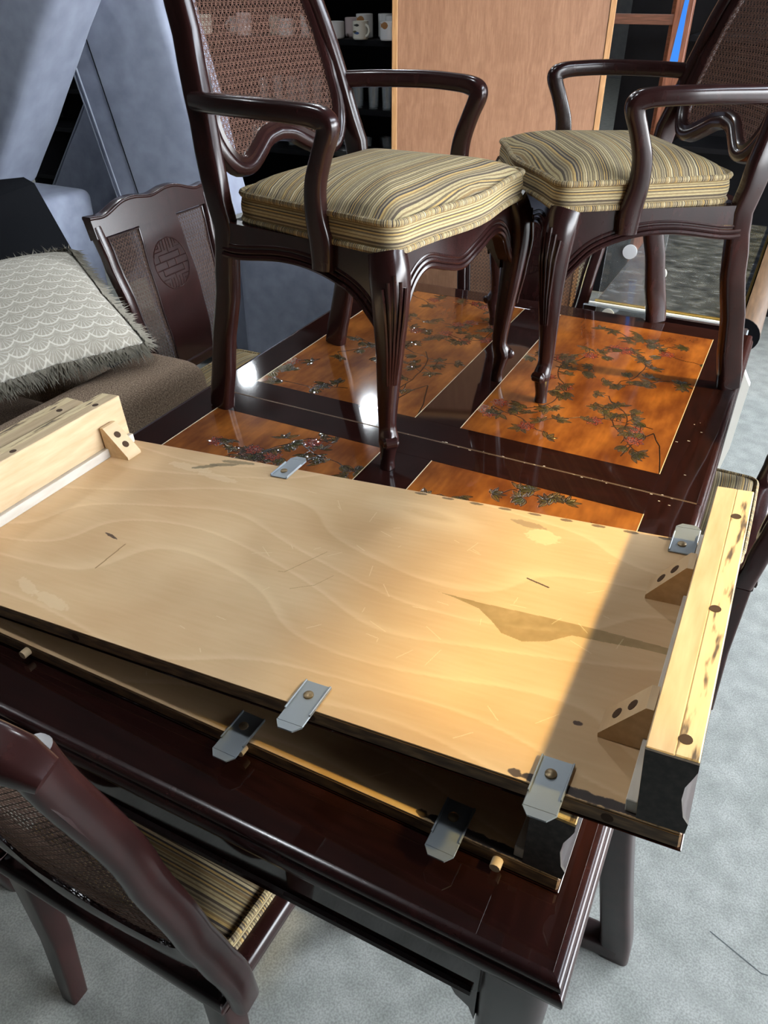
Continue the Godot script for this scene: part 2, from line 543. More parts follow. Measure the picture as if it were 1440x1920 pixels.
func leaf_shape(img: Image, hi: Image, base: Vector2, dir: Vector2, l: float, w: float, c: Color, line: Color):
	var d := dir.normalized(); var s := Vector2(-d.y, d.x)
	var mid := base + d * l * .5
	var ext := int(l * .5 + w + 2)
	for y in range(int(mid.y) - ext, int(mid.y) + ext + 1):
		for x in range(int(mid.x) - ext, int(mid.x) + ext + 1):
			var r := Vector2(x, y) - base
			var a := r.dot(d) / l
			if a < 0 or a > 1: continue
			var b := absf(r.dot(s))
			var edge := w * pow(sin(PI * pow(a, .8)), .9)
			if b > edge: continue
			var rim := edge - b
			if rim < 1.6 or b < .7:
				dab(img, x, y, line, .85)
				if hi: dab(hi, x, y, Color(.25, .25, .25), 1.0)
			else:
				dab(img, x, y, c, .62)
				if hi: dab(hi, x, y, Color(.5, .5, .5) + Color(.25, .25, .25) * (rim / w), 1.0)

func inlay_texture(w: int, h: int, sd: int, flip: bool) -> Array:
	var rng := RandomNumberGenerator.new(); rng.seed = sd
	var lw := w / 3; var lh := h / 3
	var n := FastNoiseLite.new(); n.seed = sd; n.frequency = .02; n.fractal_octaves = 5
	var img := Image.create(lw, lh, false, Image.FORMAT_RGB8)
	for y in lh:
		for x in lw:
			var t := clampf(.5 + n.get_noise_2d(x, y * .55) * .9 + n.get_noise_2d(x * 7.0 + 300, y) * .22, 0, 1)
			img.set_pixel(x, y, Color8(98, 51, 24).lerp(Color8(156, 94, 40), t))
	img.resize(w, h, Image.INTERPOLATE_CUBIC)
	var hi := Image.create(w, h, false, Image.FORMAT_RGB8); hi.fill(Color(.55, .55, .55))
	var line := Color8(38, 24, 12)
	var green := [Color8(62, 62, 30), Color8(50, 54, 30), Color8(78, 70, 34), Color8(44, 44, 28)]
	var red := [Color8(142, 50, 34), Color8(122, 42, 34), Color8(150, 66, 44)]
	# a rocky bank in one corner
	var bank := []
	for k in 9: bank.append(Vector2(w * (.80 + .20 * k / 8.0), h * (.97 - .16 * sin(k * .42) - .03 * rng.randf())))
	stroke(img, hi, bank, 1.6, line)
	# branches with leaf clusters, flowers and buds
	for b in 12:
		var p := Vector2(w * rng.randf_range(.10, .90), h * (.07 + .077 * b))
		var dir := Vector2(rng.randf_range(-1, 1), rng.randf_range(-.8, .6)).normalized()
		if b % 2 == 0: dir.x = absf(dir.x)
		else: dir.x = -absf(dir.x)
		var pts := [p]
		for k in 9:
			dir = dir.rotated(rng.randf_range(-.45, .45))
			p += dir * w * .062
			p.x = clampf(p.x, w * .06, w * .94); p.y = clampf(p.y, h * .04, h * .96)
			pts.append(p)
		stroke(img, hi, smooth_path(pts, 5), 1.8, Color8(58, 34, 16))
		for k in pts.size():
			if rng.randf() < .16: continue
			var q: Vector2 = pts[k]
			var off := Vector2.from_angle(rng.randf_range(0, TAU)) * w * rng.randf_range(.03, .08)
			stroke(img, hi, [q, q + off], 1.1, Color8(58, 34, 16))
			q += off
			var kind := rng.randf()
			if kind < .70:
				var start_a := rng.randf_range(0, TAU)
				var many := rng.randi_range(4, 6)
				for j in many:
					leaf_shape(img, hi, q, Vector2.from_angle(start_a + j * 2.6 / many * 1.3), w * rng.randf_range(.045, .08), w * rng.randf_range(.011, .017), green[rng.randi() % 4], line)
			elif kind < .88:
				for j in 7: leaf_shape(img, hi, q, Vector2.from_angle(j * TAU / 7 + rng.randf() * .3), w * .055, w * .018, red[rng.randi() % 3], line)
				for j in 5: leaf_shape(img, hi, q, Vector2.from_angle(j * TAU / 5), w * .026, w * .011, red[rng.randi() % 3].lightened(.1), line)
			else:
				for j in 3: leaf_shape(img, hi, q, off.rotated((j - 1) * .35), w * .075, w * .02, green[rng.randi() % 4], line)
	if flip:
		img.flip_x(); hi.flip_x()
	hi.bump_map_to_normal_map(5.0)
	var m := mat(Color.WHITE, .07, 0)
	m.albedo_texture = ImageTexture.create_from_image(img)
	m.normal_enabled = true; m.normal_texture = ImageTexture.create_from_image(hi); m.normal_scale = .7
	return [m]

# ------------------------------------------------------------------ the hall
func hall():
	var st := start()
	box(st, Vector3(-4.2, -.1, -4), Vector3(14.0, .2, 24), 0)
	var f := struct("floor", st, M.concrete)
	st = start()
	for pts in [[Vector2(.92, .52), Vector2(1.0, .55), Vector2(1.12, .53), Vector2(1.3, .60), Vector2(1.6, .57)], [Vector2(.83, .36), Vector2(.93, .40), Vector2(1.1, .37), Vector2(1.3, .43)]]:
		for i in pts.size() - 1:
			var a: Vector2 = pts[i]; var b: Vector2 = pts[i + 1]; var d := (b - a)
			box(st, Vector3((a.x + b.x) * .5, .0002, (a.y + b.y) * .5), Vector3(d.length() + .001, .0004, .0022), 0, Transform3D(Basis(Vector3.UP, -d.angle()), Vector3((a.x + b.x) * .5, .0002, (a.y + b.y) * .5)) * Transform3D(Basis.IDENTITY, -Vector3((a.x + b.x) * .5, .0002, (a.y + b.y) * .5)))
	obj("floor_crack", st, mat(Color8(96, 100, 100), .95), f)
	st = start(); box(st, Vector3(9.0, -.12, -2), Vector3(12.4, .2, 30), 0)
	struct("floor_yard", st, M.asphalt)
	st = start(); box(st, Vector3(-4.2, 5.1, -4), Vector3(14.4, .2, 24.4), 0)
	struct("ceiling", st, M.ceiling)
	st = start(); box(st, Vector3(-11.3, 2.5, -4), Vector3(.2, 5, 24.4), 0)
	struct("wall_left", st, M.plaster)
	st = start(); box(st, Vector3(-4.2, 2.5, -16.1), Vector3(14.0, 5, .2), 0)
	struct("wall_far", st, M.plaster)
	st = start(); box(st, Vector3(-4.2, 2.5, 8.1), Vector3(14.0, 5, .2), 0)
	struct("wall_near", st, M.plaster)
	# right wall: an open loading door, and above it a strip of clerestory window that lets the sun in
	st = start()
	box(st, Vector3(2.75, 2.5, -10.1), Vector3(.2, 5, 12.2), 0)
	box(st, Vector3(2.75, 2.5, 4.7), Vector3(.2, 5, 7.0), 0)
	box(st, Vector3(2.75, 2.83, -1.4), Vector3(.2, .26, 5.2), 0)
	box(st, Vector3(2.75, 4.38, -1.4), Vector3(.2, 1.24, 5.2), 0)
	box(st, Vector3(2.75, 3.36, 1.04), Vector3(.2, .8, .32), 0)  # unseen pier added to stop the sun short of the near chair
	struct("wall_right", st, M.plaster)
	# unseen canopy outside the loading door, added to keep the sun off the floor
	st = start(); box(st, Vector3(4.25, 2.86, 1.5), Vector3(2.8, .12, 10.6), 0)
	struct("added_canopy_1", st, M.ceiling)
	# ceiling lamps: far ones mirrored by the tabletop, nearer ones added for fill light
	for p in [Vector3(-5.9, 4.6, -9.24), Vector3(-5.71, 4.6, -6.81), Vector3(-3.6, 4.6, -6.5), Vector3(-4.2, 4.6, -3.2), Vector3(-1.2, 4.6, -3.2), Vector3(-4.2, 4.6, .6), Vector3(-1.2, 4.6, .6)]:
		var t := thing("mirrored_or_added_lamp", "round high bay lamp under the hall ceiling, the nearer ones added for fill light", "lamp", p, 0, "high bay lamps under the ceiling")
		st = start()
		lathe(st, PackedVector2Array([Vector2(0, .16), Vector2(.07, .16), Vector2(.09, .05), Vector2(.13, .03), Vector2(.14, 0), Vector2(.125, 0), Vector2(.12, .012), Vector2(0, .012)]), 28)
		obj("housing", st, M.lamp_metal, t)
		st = start(); tube(st, [Vector3(0, .16, 0), Vector3(0, .4, 0)], .012, Vector3.RIGHT)
		obj("hanger", st, M.lamp_metal, t)
		st = start()
		lathe(st, PackedVector2Array([Vector2(0, .011), Vector2(.12, .011), Vector2(.12, .004), Vector2(0, .004)]), 28)
		obj("lamp_lens", st, M.lamp, t)
		var l := OmniLight3D.new(); l.name = "lamp_light"; l.position = Vector3(0, -.05, 0)
		l.light_color = Color(.95, .98, 1.0); l.light_energy = 3.2; l.light_size = .1; l.omni_range = 40; l.omni_attenuation = 2; l.shadow_enabled = true
		t.add_child(l)

# ------------------------------------------------------------------ dining table
func uv_panel(called: String, x0: float, x1: float, z0: float, z1: float, y0: float, y1: float, m: Material, parent: Node) -> MeshInstance3D:
	var st := start()
	var v := PackedVector3Array(); var uv := PackedVector2Array(); var g := PackedInt32Array()
	var c := [Vector3(x0, y1, z0), Vector3(x1, y1, z0), Vector3(x1, y1, z1), Vector3(x0, y1, z1)]
	var t := [Vector2(0, 0), Vector2(1, 0), Vector2(1, 1), Vector2(0, 1)]
	for k in [0, 1, 2, 0, 2, 3]:
		v.append(c[k]); uv.append(t[k])
	g.append(-1); g.append(-1)
	var low := Vector3(0, y0 - y1, 0)
	for i in 4:
		var j := (i + 1) % 4
		for q in [[c[i], i], [c[i] + low, i], [c[j] + low, j], [c[i], i], [c[j] + low, j], [c[j], j]]:
			v.append(q[0]); uv.append(t[q[1]])
		g.append(-1); g.append(-1)
	for k in [0, 2, 1, 0, 3, 2]:
		v.append(c[k] + low); uv.append(t[k])
	g.append(-1); g.append(-1)
	emit(st, v, uv, g, true)
	return obj(called, st, m, parent, true)

func dining_table():
	var t := thing("dining_table", "long dark red glossy dining table with carved amber flower panels", "table")
	var prof := PackedVector2Array()
	for q in [[-.002, -.046], [.006, -.046], [.0065, -.038], [.012, -.0365], [.0165, -.032], [.0178, -.025], [.0165, -.019], [.0135, -.0155], [.0105, -.0145], [.0125, -.011], [.0122, -.006], [.0095, -.0025], [.005, -.0002], [-.002, 0.0]]: prof.append(Vector2(-q[0], q[1]))
	for s in [-1.0, 1.0]:
		var e: float = .0007 * s
		# border boards
		var be := .887 if s < 0 else .85
		for b in [[.498, .583, .0, .962, "z"], [-.583, -.498, .0, .962, "z"], [-.0568, .0568, .08, be, "z"], [-.498, .498, .0, .08, "x"], [-.498, .498, be, .962, "x"]]:
			slab("border_board", Vector3((b[0] + b[1]) * .5, .744, s * (b[2] + b[3]) * .5 + e), Vector3(b[1] - b[0], .032, b[3] - b[2] - .0004), M.wood_z if b[4] == "z" else M.wood_x, t, .00015)
		# carved panels with pale stringing along their long sides
		for k in 2:
			var x0: float = .0568 if k == 0 else -.498; var x1: float = .498 if k == 0 else -.0568
			var sd := 100 + k * 7 + (40 if s > 0 else 0)
			var m: Material = inlay_texture(528, 969, sd, false)[0]
			var zend := .887 if s < 0 else .85
			var z0: float = minf(s * .08, s * zend) + e; var z1: float = maxf(s * .08, s * zend) + e
			var p := uv_panel("inlay_panel", x0 + .0004, x1 - .0004, z0 + .0004, z1 - .0004, .73, .7597, m, t)
			p.set_meta("label", "amber panel carved with flowering branches")
			for x in [x0, x1]: slab("inlay_line", Vector3(x, .7598, (z0 + z1) * .5), Vector3(.0016, .0006, z1 - z0), M.string, t, 0)
		var st := start()
		var path := [Vector3(-.583 * s, .76, e), Vector3(-.583 * s, .76, s * .962 + e), Vector3(.583 * s, .76, s * .962 + e), Vector3(.583 * s, .76, e)]
		sweep(st, path, prof, Vector3.UP, null, false, null, true)
		obj("edge_moulding", st, M.wood, t)
		slab("joint_line", Vector3(0, .7602, .0014 * s), Vector3(1.166, .0005, .0007), mat(Color8(150, 124, 102), .5), t, 0)
	# small chips in the lacquer beside the joint
	var rng := RandomNumberGenerator.new(); rng.seed = 77
	var st2 := start()
	for k in 30:
		var near := k < 22
		var x := rng.randf_range(-.1, .55) if near else rng.randf_range(.5, .575)
		var z := rng.randf_range(-.006, .004) if near else rng.randf_range(-.55, .1)
		box(st2, Vector3(x, .7602, z), Vector3(rng.randf_range(.001, .006), .0003, rng.randf_range(.0008, .0022)), 0)
	var chips := obj("lacquer_chips", st2, mat(Color8(214, 204, 190), .7), t); chips.set_meta("kind", "stuff")
	# aprons with a bead, corner legs with brackets
	for s in [-1.0, 1.0]:
		slab("apron", Vector3(s * .565, .668, 0), Vector3(.024, .094, 1.78), M.wood_z, t, .003)
		slab("apron", Vector3(0, .668, s * .944), Vector3(1.02, .094, .024), M.wood_x, t, .003)
		var st := start()
		tube(st, [Vector3(s * .578, .624, -.88), Vector3(s * .578, .624, .88)], .007)
		tube(st, [Vector3(-.5, .624, s * .957), Vector3(.5, .624, s * .957)], .007)
		obj("apron_bead", st, M.wood, t)
		for q in [-1.0, 1.0]:
			st = start()
			var lx: float = s * .5445; var lz: float = q * .924
			sweep(st, smooth_path([Vector3(lx, .714, lz), Vector3(lx, .6, lz), Vector3(lx - s * .004, .35, lz - q * .004), Vector3(lx - s * .002, .12, lz - q * .002), Vector3(lx - s * .012, .05, lz - q * .012), Vector3(lx - s * .016, 0, lz - q * .016)], 5), rrect(.08, .08, .024, 5), Vector3.BACK, smooth_path([Vector2(1, 1), Vector2(1, 1), Vector2(.82, .82), Vector2(.72, .72), Vector2(.95, .95), Vector2(.86, .86)], 5))
			var leg := obj("leg", st, M.wood_dark, t)
			st = start()
			var poly := PackedVector2Array([Vector2(0, 0), Vector2(.055, 0), Vector2(.05, -.018), Vector2(.034, -.02), Vector2(.026, -.036), Vector2(.008, -.05), Vector2(0, -.075)])
			prism(st, poly, .022, Transform3D(Basis(Vector3(-s, 0, 0), Vector3.UP, Vector3(0, 0, -s)), Vector3(lx - s * .038, .626, q * .944)))
			obj("bracket", st, M.wood_dark, leg)
			st = start()
			prism(st, poly, .022, Transform3D(Basis(Vector3(0, 0, -q), Vector3.UP, Vector3(q, 0, 0)), Vector3(s * .565, .626, lz - q * .038)))
			obj("bracket", st, M.wood_dark, leg)
	# middle support leg with an inward hoof
	for s in [1.0, -1.0]:
		var st := start()
		sweep(st, smooth_path([Vector3(s * .662, .0, .485), Vector3(s * .658, .06, .485), Vector3(s * .634, .2, .485), Vector3(s * .60, .4, .48), Vector3(s * .555, .70, .47)], 5), rrect(.062, .05, .012, 3), Vector3.BACK, smooth_path([Vector2(1, 1), Vector2(.96, 1), Vector2(.92, 1), Vector2(1.0, 1), Vector2(1.2, 1)], 5))
		var leg := obj("support_leg", st, M.wood_dark, t)
		st = start(); sweep(st, [Vector3(s * .666, .022, .485), Vector3(s * .545, .022, .49)], rrect(.05, .044, .01), Vector3.UP)
		obj("hoof", st, M.wood_dark, leg)

# ------------------------------------------------------------------ upturned table leaves
func plywood_material() -> StandardMaterial3D:
	var w := 480; var h := 200
	var n := FastNoiseLite.new(); n.seed = 51; n.frequency = 1.0; n.fractal_octaves = 2
	var n2 := FastNoiseLite.new(); n2.seed = 52; n2.frequency = .5; n2.fractal_octaves = 3
	var img := Image.create(w, h, false, Image.FORMAT_RGB8)
	for y in h:
		for x in w:
			var X := (x + .5) / w * 1.2 - .6; var Z := (y + .5) / h * .5 - .25
			var k := Z * 13.0 + n.get_noise_2d(X * .9, Z * 2.4) * 2.2 + .9 * sin(X * 3.0 + .6) - X * 1.2
			var fl := fposmod(k, 1.0)
			var ridge := smoothstep(.80, .97, fl) * (1.0 - smoothstep(.97, 1.0, fl))
			var t := .40 + ridge * .26 + fl * .12 + n2.get_noise_2d(X * 6.0, Z * 9.0) * .45 + n.get_noise_2d(X * 9.0, Z * 120.0) * .10
			img.set_pixel(x, y, Color8(202, 160, 112).lerp(Color8(230, 196, 150), clampf(t, 0, 1)))
	img.resize(w * 3, h * 3, Image.INTERPOLATE_CUBIC)
	var W := w * 3; var H := h * 3
	var P := func(x: float, z: float) -> Vector2: return Vector2((x + .6) / 1.2 * W, (z + .25) / .5 * H)
	var blob := func(cx: float, cz: float, rx: float, rz: float, ang: float, c: Color, a: float, sd: int):
		var nn := FastNoiseLite.new(); nn.seed = sd; nn.frequency = .06
		var o: Vector2 = P.call(cx, cz); var ext := int(maxf(rx, rz) * 1200 * 1.5)
		for y in range(int(o.y) - ext, int(o.y) + ext):
			for x in range(int(o.x) - ext, int(o.x) + ext):
				var d := (Vector2(x, y) - o).rotated(-ang) / 1200.0
				var q := Vector2(d.x / rx, d.y / rz).length() + nn.get_noise_2d(x, y) * .35
				if q < 1.0: dab(img, x, y, c, a * smoothstep(1.0, .86, q))
	# pale worn patches
	var pale := Color8(230, 200, 158)
	blob.call(-.36, -.192, .055, .012, .05, pale, .6, 1); blob.call(-.285, -.178, .05, .010, .1, pale, .55, 2)
	blob.call(-.36, .20, .035, .010, .35, pale, .55, 3); blob.call(-.295, .212, .045, .011, .2, pale, .55, 4)
	blob.call(.33, -.19, .03, .02, .3, Color8(240, 220, 170), .5, 5)
	# dark glue stain with its tail towards the apron
	var stain := Color8(140, 112, 62)
	var poly := PackedVector2Array()
	for q in [[.235, -.010], [.30, -.008], [.38, -.010], [.47, -.010], [.575, -.006], [.575, .006], [.52, .005], [.47, .010], [.43, .012], [.405, .034], [.375, .046], [.345, .040], [.325, .022], [.30, .004], [.26, -.006]]: poly.append(P.call(q[0], q[1]))
	var lo := Vector2(1e9, 1e9); var hi := Vector2.ZERO
	for q in poly:
		lo = lo.min(q); hi = hi.max(q)
	for y in range(int(lo.y), int(hi.y) + 1):
		for x in range(int(lo.x), int(hi.x) + 1):
			if Geometry2D.is_point_in_polygon(Vector2(x, y), poly): dab(img, x, y, stain, .62 + .2 * n2.get_noise_2d(x * .05, y * .05))
	# brush marks, knots, scratches and pencil lines
	var soot := Color8(104, 88, 62)
	blob.call(-.33, -.205, .03, .006, -.5, soot, .6, 7); blob.call(-.30, -.222, .032, .006, -.3, soot, .6, 8); blob.call(-.28, -.238, .04, .006, -.1, soot, .55, 9)
	blob.call(.30, -.215, .03, .008, .15, soot, .35, 10)
	for k in 9: blob.call(.10 + k * .05, -.2455, .012, .0035, 0.0, Color8(80, 62, 44), .7, 20 + k)
	blob.call(-.335, .045, .018, .003, .25, Color8(70, 46, 26), .9, 11)
	stroke(img, null, [P.call(-.291, .125), P.call(-.293, .056)], 1.0, Color8(150, 110, 66), .6)
	stroke(img, null, [P.call(-.01, .03), P.call(.0, .028), P.call(.035, -.04)], .8, Color8(150, 112, 66), .7)
	stroke(img, null, [P.call(.03, .06), P.call(.06, .04), P.call(.075, .01)], .8, Color8(160, 120, 74), .6)
	stroke(img, null, [P.call(.34, -.082), P.call(.375, -.072)], 1.4, Color8(70, 46, 26), .9)
	blob.call(.475, .152, .006, .004, 0.0, Color8(70, 46, 30), .9, 12)
	var rng := RandomNumberGenerator.new(); rng.seed = 8
	for k in 46:
		var a := Vector2(rng.randf_range(-.1, .5), rng.randf_range(-.2, .22)); var b := a + Vector2.from_angle(rng.randf_range(0, TAU)) * rng.randf_range(.006, .035)
		stroke(img, null, [P.call(a.x, a.y), P.call(b.x, b.y)], .6, Color8(244, 224, 178), .5)
	for k in 26: blob.call(rng.randf_range(.42, .6), .243, rng.randf_range(.006, .022), .006, 0.0, Color8(56, 44, 38), .8, 40 + k)
	var m := mat(Color.WHITE, .62)
	m.albedo_texture = ImageTexture.create_from_image(img)
	return m

func leaf(called: String, label: String, ply: Material, dowels: bool) -> Node3D:
	var t := thing(called, label, "table leaf", Vector3.ZERO, 0, "upturned table leaves")
	slab("board", Vector3(0, .011, 0), Vector3(1.2, .022, .5), M.edge, t, .002)
	slab("table_face", Vector3(0, -.0012, 0), Vector3(1.204, .0022, .502), M.wood_x, t, .0008)
	uv_panel("plywood_sheet", -.598, .598, -.2495, .2495, .022, .024, ply, t)
	for s in [-1.0, 1.0]:
		var ap := slab("apron", Vector3(s * .569, .074, 0), Vector3(.026, .1, .494), M.raw, t, .0012)
		var st := start()
		var prof := PackedVector2Array([Vector2(0, 0), Vector2(.02, 0), Vector2(.0215, .014), Vector2(.016, .022), Vector2(.012, .045), Vector2(.013, .062), Vector2(.019, .078), Vector2(.0215, .086), Vector2(.0215, .095), Vector2(0, .095)])
		var pp := PackedVector2Array()
		for q in prof: pp.append(Vector2(q.x * s, q.y))
		sweep(st, [Vector3(s * .582, .024, -.246), Vector3(s * .582, .024, .246)], pp, Vector3.UP)
		obj("apron_moulding", st, M.wood_dark, t)
		st = start()
		var endp := PackedVector2Array([Vector2(s * .5565, .0245), Vector2(s * .5565, .1232)])
		for q in range(prof.size() - 2, 0, -1): endp.append(Vector2(s * (.582 + prof[q].x), .0245 + prof[q].y * 1.03))
		prism(st, endp, .003, Transform3D(Basis.IDENTITY, Vector3(0, 0, .2478)))
		obj("stained_end", st, M.stain, t)
		slab("moulding_top", Vector3(s * .5925, .1215, 0), Vector3(.0215, .0051, .493), M.raw_smear, t, .0012)
		slab("liner_strip", Vector3(s * .5505, .033, 0), Vector3(.011, .018, .49), M.raw_white, t, .0008)
		for z in [-.195, .005, .205]:
			st = start()
			lathe(st, PackedVector2Array([Vector2(0, .1245), Vector2(.0062, .1245), Vector2(.0062, .118), Vector2(0, .118)]), 14, Transform3D(Basis.IDENTITY, Vector3(s * (.588 if s > 0 else .569), 0, z + (.02 if s > 0 else 0.0))))
			obj("screw_hole", st, M.hole, ap)
		for z in ([-.112, .145] if s > 0 else [-.192, .18]):
			st = start()
			prism(st, PackedVector2Array([Vector2(.004, 0), Vector2(.058, 0), Vector2(.058, .006), Vector2(.012, .062), Vector2(.004, .062)]), .036, Transform3D(Basis(Vector3(-s, 0, 0), Vector3.UP, Vector3(0, 0, -s)), Vector3(s * .556, .024, z)))
			var blk := obj("corner_block", st, M.raw, t)
			st = start()
			for q in [.33, .66]:
				var c := Vector3(s * (.556 - lerpf(.012, .058, q)), .024 + lerpf(.062, .006, q), z)
				lathe(st, PackedVector2Array([Vector2(0, .0006), Vector2(.007, .0006), Vector2(.007, -.004), Vector2(0, -.004)]), 12, Transform3D(Basis(Vector3.BACK, s * .85), c))
			obj("screw_hole", st, M.hole, blk)
	for c in [[.171, 1.0], [.469, 1.0], [-.169, -1.0], [.525, -1.0]]:
		var st := start(); var z0: float = .245 * c[1]
		box(st, Vector3(c[0], .0255, z0), Vector3(.036, .0022, .068), .0008)
		for s in [-1.0, 1.0]: box(st, Vector3(c[0] + s * .017, .0275, z0 - c[1] * .008), Vector3(.002, .004, .05), .0004)
		prism(st, PackedVector2Array([Vector2(-.018, 0), Vector2(.018, 0), Vector2(.010, .010), Vector2(-.010, .010)]), .0022, Transform3D(Basis(Vector3.RIGHT, Vector3(0, 0, c[1]), Vector3.UP * -c[1]), Vector3(c[0], .0255, z0 + c[1] * .034)))
		var cl := obj("steel_clip", st, M.steel, t); cl.set_meta("label", "grey steel clip screwed to the leaf edge")
		st = start()
		lathe(st, PackedVector2Array([Vector2(0, .0036), Vector2(.004, .0034), Vector2(.0062, .002), Vector2(.0066, 0), Vector2(0, 0)]), 14, Transform3D(Basis.IDENTITY, Vector3(c[0] - .002, .0266, z0 - c[1] * .012)))
		obj("screw", st, M.screw, cl)
	for x in [-.21, .18, .53]:
		var st := start()
		tube(st, [Vector3(x, .011, .24), Vector3(x, .011, .262 if dowels else .2502)], .0065, Vector3.UP, 10)
		obj("dowel" if dowels else "dowel_hole", st, M.raw if dowels else M.hole, t)
	return t

func leaves():
	var ply := plywood_material()
	var under := leaf("table_leaf", "upturned table leaf lying on the tabletop underneath the other leaf", ply, true)
	under.position = Vector3(-.038, .7632, .63)
	var top := leaf("table_leaf", "upturned plywood table leaf on top, tilted, with dark glue stain", ply, false)
	var a := atan(.1 / 1.05)
	top.transform = Transform3D(Basis(Vector3.BACK, a), Vector3(-.532, .7895, .62) + Vector3(cos(a), sin(a), 0) * .6)

# ------------------------------------------------------------------ chairs
const STILE_F := [[0, -.236], [.15, -.205], [.3, -.168], [.42, -.148], [.52, -.164], [.6, -.187], [.67, -.204], [.74, -.225], [.81, -.249], [1.05, -.338]]
const SIDE_F := [[0, -.236], [.15, -.205], [.3, -.168], [.42, -.148], [.52, -.160], [.6, -.176], [.67, -.190], [.81, -.212], [1.05, -.262]]
var stile_f := STILE_F
const STILE_L := [[0, .23], [.3, .235], [.42, .24], [.5, .246], [.65, .224], [.81, .197], [1.05, .165]]

func stile(parent: Node, s: float, y0: float, y1: float, wide := .034, deep := .054, called := "rear_leg_and_stile"):
	var path := []; var sc := []
	var n := 22
	for i in n + 1:
		var y := lerpf(y0, y1, float(i) / n)
		path.append(Vector3(s * table_of(STILE_L, y), y, table_of(stile_f, y)))
		sc.append(Vector2(1, 1.06 if y < .1 else (.92 if y > .35 and y < .5 else 1.0)))
	var st := start()
	sweep(st, path, rrect(wide, deep, .012, 4), Vector3.BACK, sc)
	obj(called, st, M.wood, parent)

func back_map(q: Vector2) -> Vector3:
	return Vector3(q.x, q.y, table_of(stile_f, q.y) - .022 * (1.0 - pow(q.x / .22, 2.0)) + .004)

func cane_back(t: Node3D, cane_mat: Material):
	# outline of the caned opening, bottom edge rising in the middle
	var right := [Vector2(.0, .590), Vector2(.05, .582), Vector2(.095, .560), Vector2(.135, .543), Vector2(.165, .553), Vector2(.187, .60), Vector2(.184, .68), Vector2(.170, .80), Vector2(.156, .92), Vector2(.144, .985), Vector2(.12, 1.005), Vector2(.06, 1.012), Vector2(0, 1.015)]
	var half := smooth_path(right, 4)
	var poly := PackedVector2Array()
	for q in half: poly.append(q)
	for i in range(half.size() - 2, 0, -1): poly.append(Vector2(-half[i].x, half[i].y))
	var st := start()
	cane(st, poly, back_map, Vector3.BACK)
	var c := obj("woven_cane", st, cane_mat, t); c.set_meta("kind", "stuff")
	# moulded frame following the opening
	var path := []; var ups := []
	for q in poly:
		path.append(back_map(q)); ups.append(Vector3(0, .2, 1).normalized())
	st = start()
	# the frame lies outside the opening: offset outwards in the profile
	var sgn := polygon_sign(poly)
	var prof := PackedVector2Array()
	for q in [[-.001, -.006], [-.001, .006], [.006, .014], [.014, .012], [.018, .016], [.030, .017], [.038, .012], [.040, .004], [.040, -.010], [.012, -.010]]: prof.append(Vector2(q[0] * (-1.0 if sgn > 0 else 1.0), q[1]))
	sweep(st, path, prof, Vector3.BACK, null, true, ups)
	obj("back_frame", st, M.wood, t)
	# crest rail above
	st = start()
	var crest := []
	for i in 17:
		var x := lerpf(-.192, .192, i / 16.0)
		crest.append(back_map(Vector2(x, 1.050 + .012 * cos(x / .192 * PI * .5) - .016 * pow(absf(x) / .192, 8.0))) + Vector3(0, 0, -.004))
	var csc := []
	for i in 17: csc.append(Vector2.ONE * (1.0 if i > 0 and i < 16 else .72))
	sweep(st, crest, rrect(.034, .046, .014, 5), Vector3.BACK, csc)
	obj("crest_rail", st, M.wood, t)

func serp_rail(parent: Node, p0: Vector3, p1: Vector3, ytop: float, keys: Array, thick: float, beads := true):
	var d := (p1 - p0); d.y = 0
	var l := d.length(); d = d.normalized()
	var z := d.cross(Vector3.UP)          # outward when the rail runs that way round
	var low := []
	for k in keys: low.append(Vector2(k[0] * l, k[1]))
	low = smooth_path(low, 8)
	var poly := PackedVector2Array()
	for q in low: poly.append(q)
	poly.append(Vector2(l, ytop)); poly.append(Vector2(0, ytop))
	var st := start()
	prism(st, poly, thick, Transform3D(Basis(d, Vector3.UP, z), Vector3(p0.x, 0, p0.z)))
	var r := obj("seat_rail", st, M.wood, parent)
	if not beads: return
	st = start()
	for k in 3:
		var path := []
		for i in low.size():
			var q: Vector2 = low[i]
			var tng: Vector2 = (low[mini(i + 1, low.size() - 1)] - low[maxi(i - 1, 0)]).normalized()
			var up := Vector2(-tng.y, tng.x)
			q += up * (.005 + .0105 * k)
			path.append(Vector3(p0.x, 0, p0.z) + d * q.x + Vector3.UP * q.y + z * (thick * .5 + .001 - .0012 * k))
		tube(st, path, [.0062, .0052, .0036][k], z, 8)
	obj("rail_moulding", st, M.wood, r)

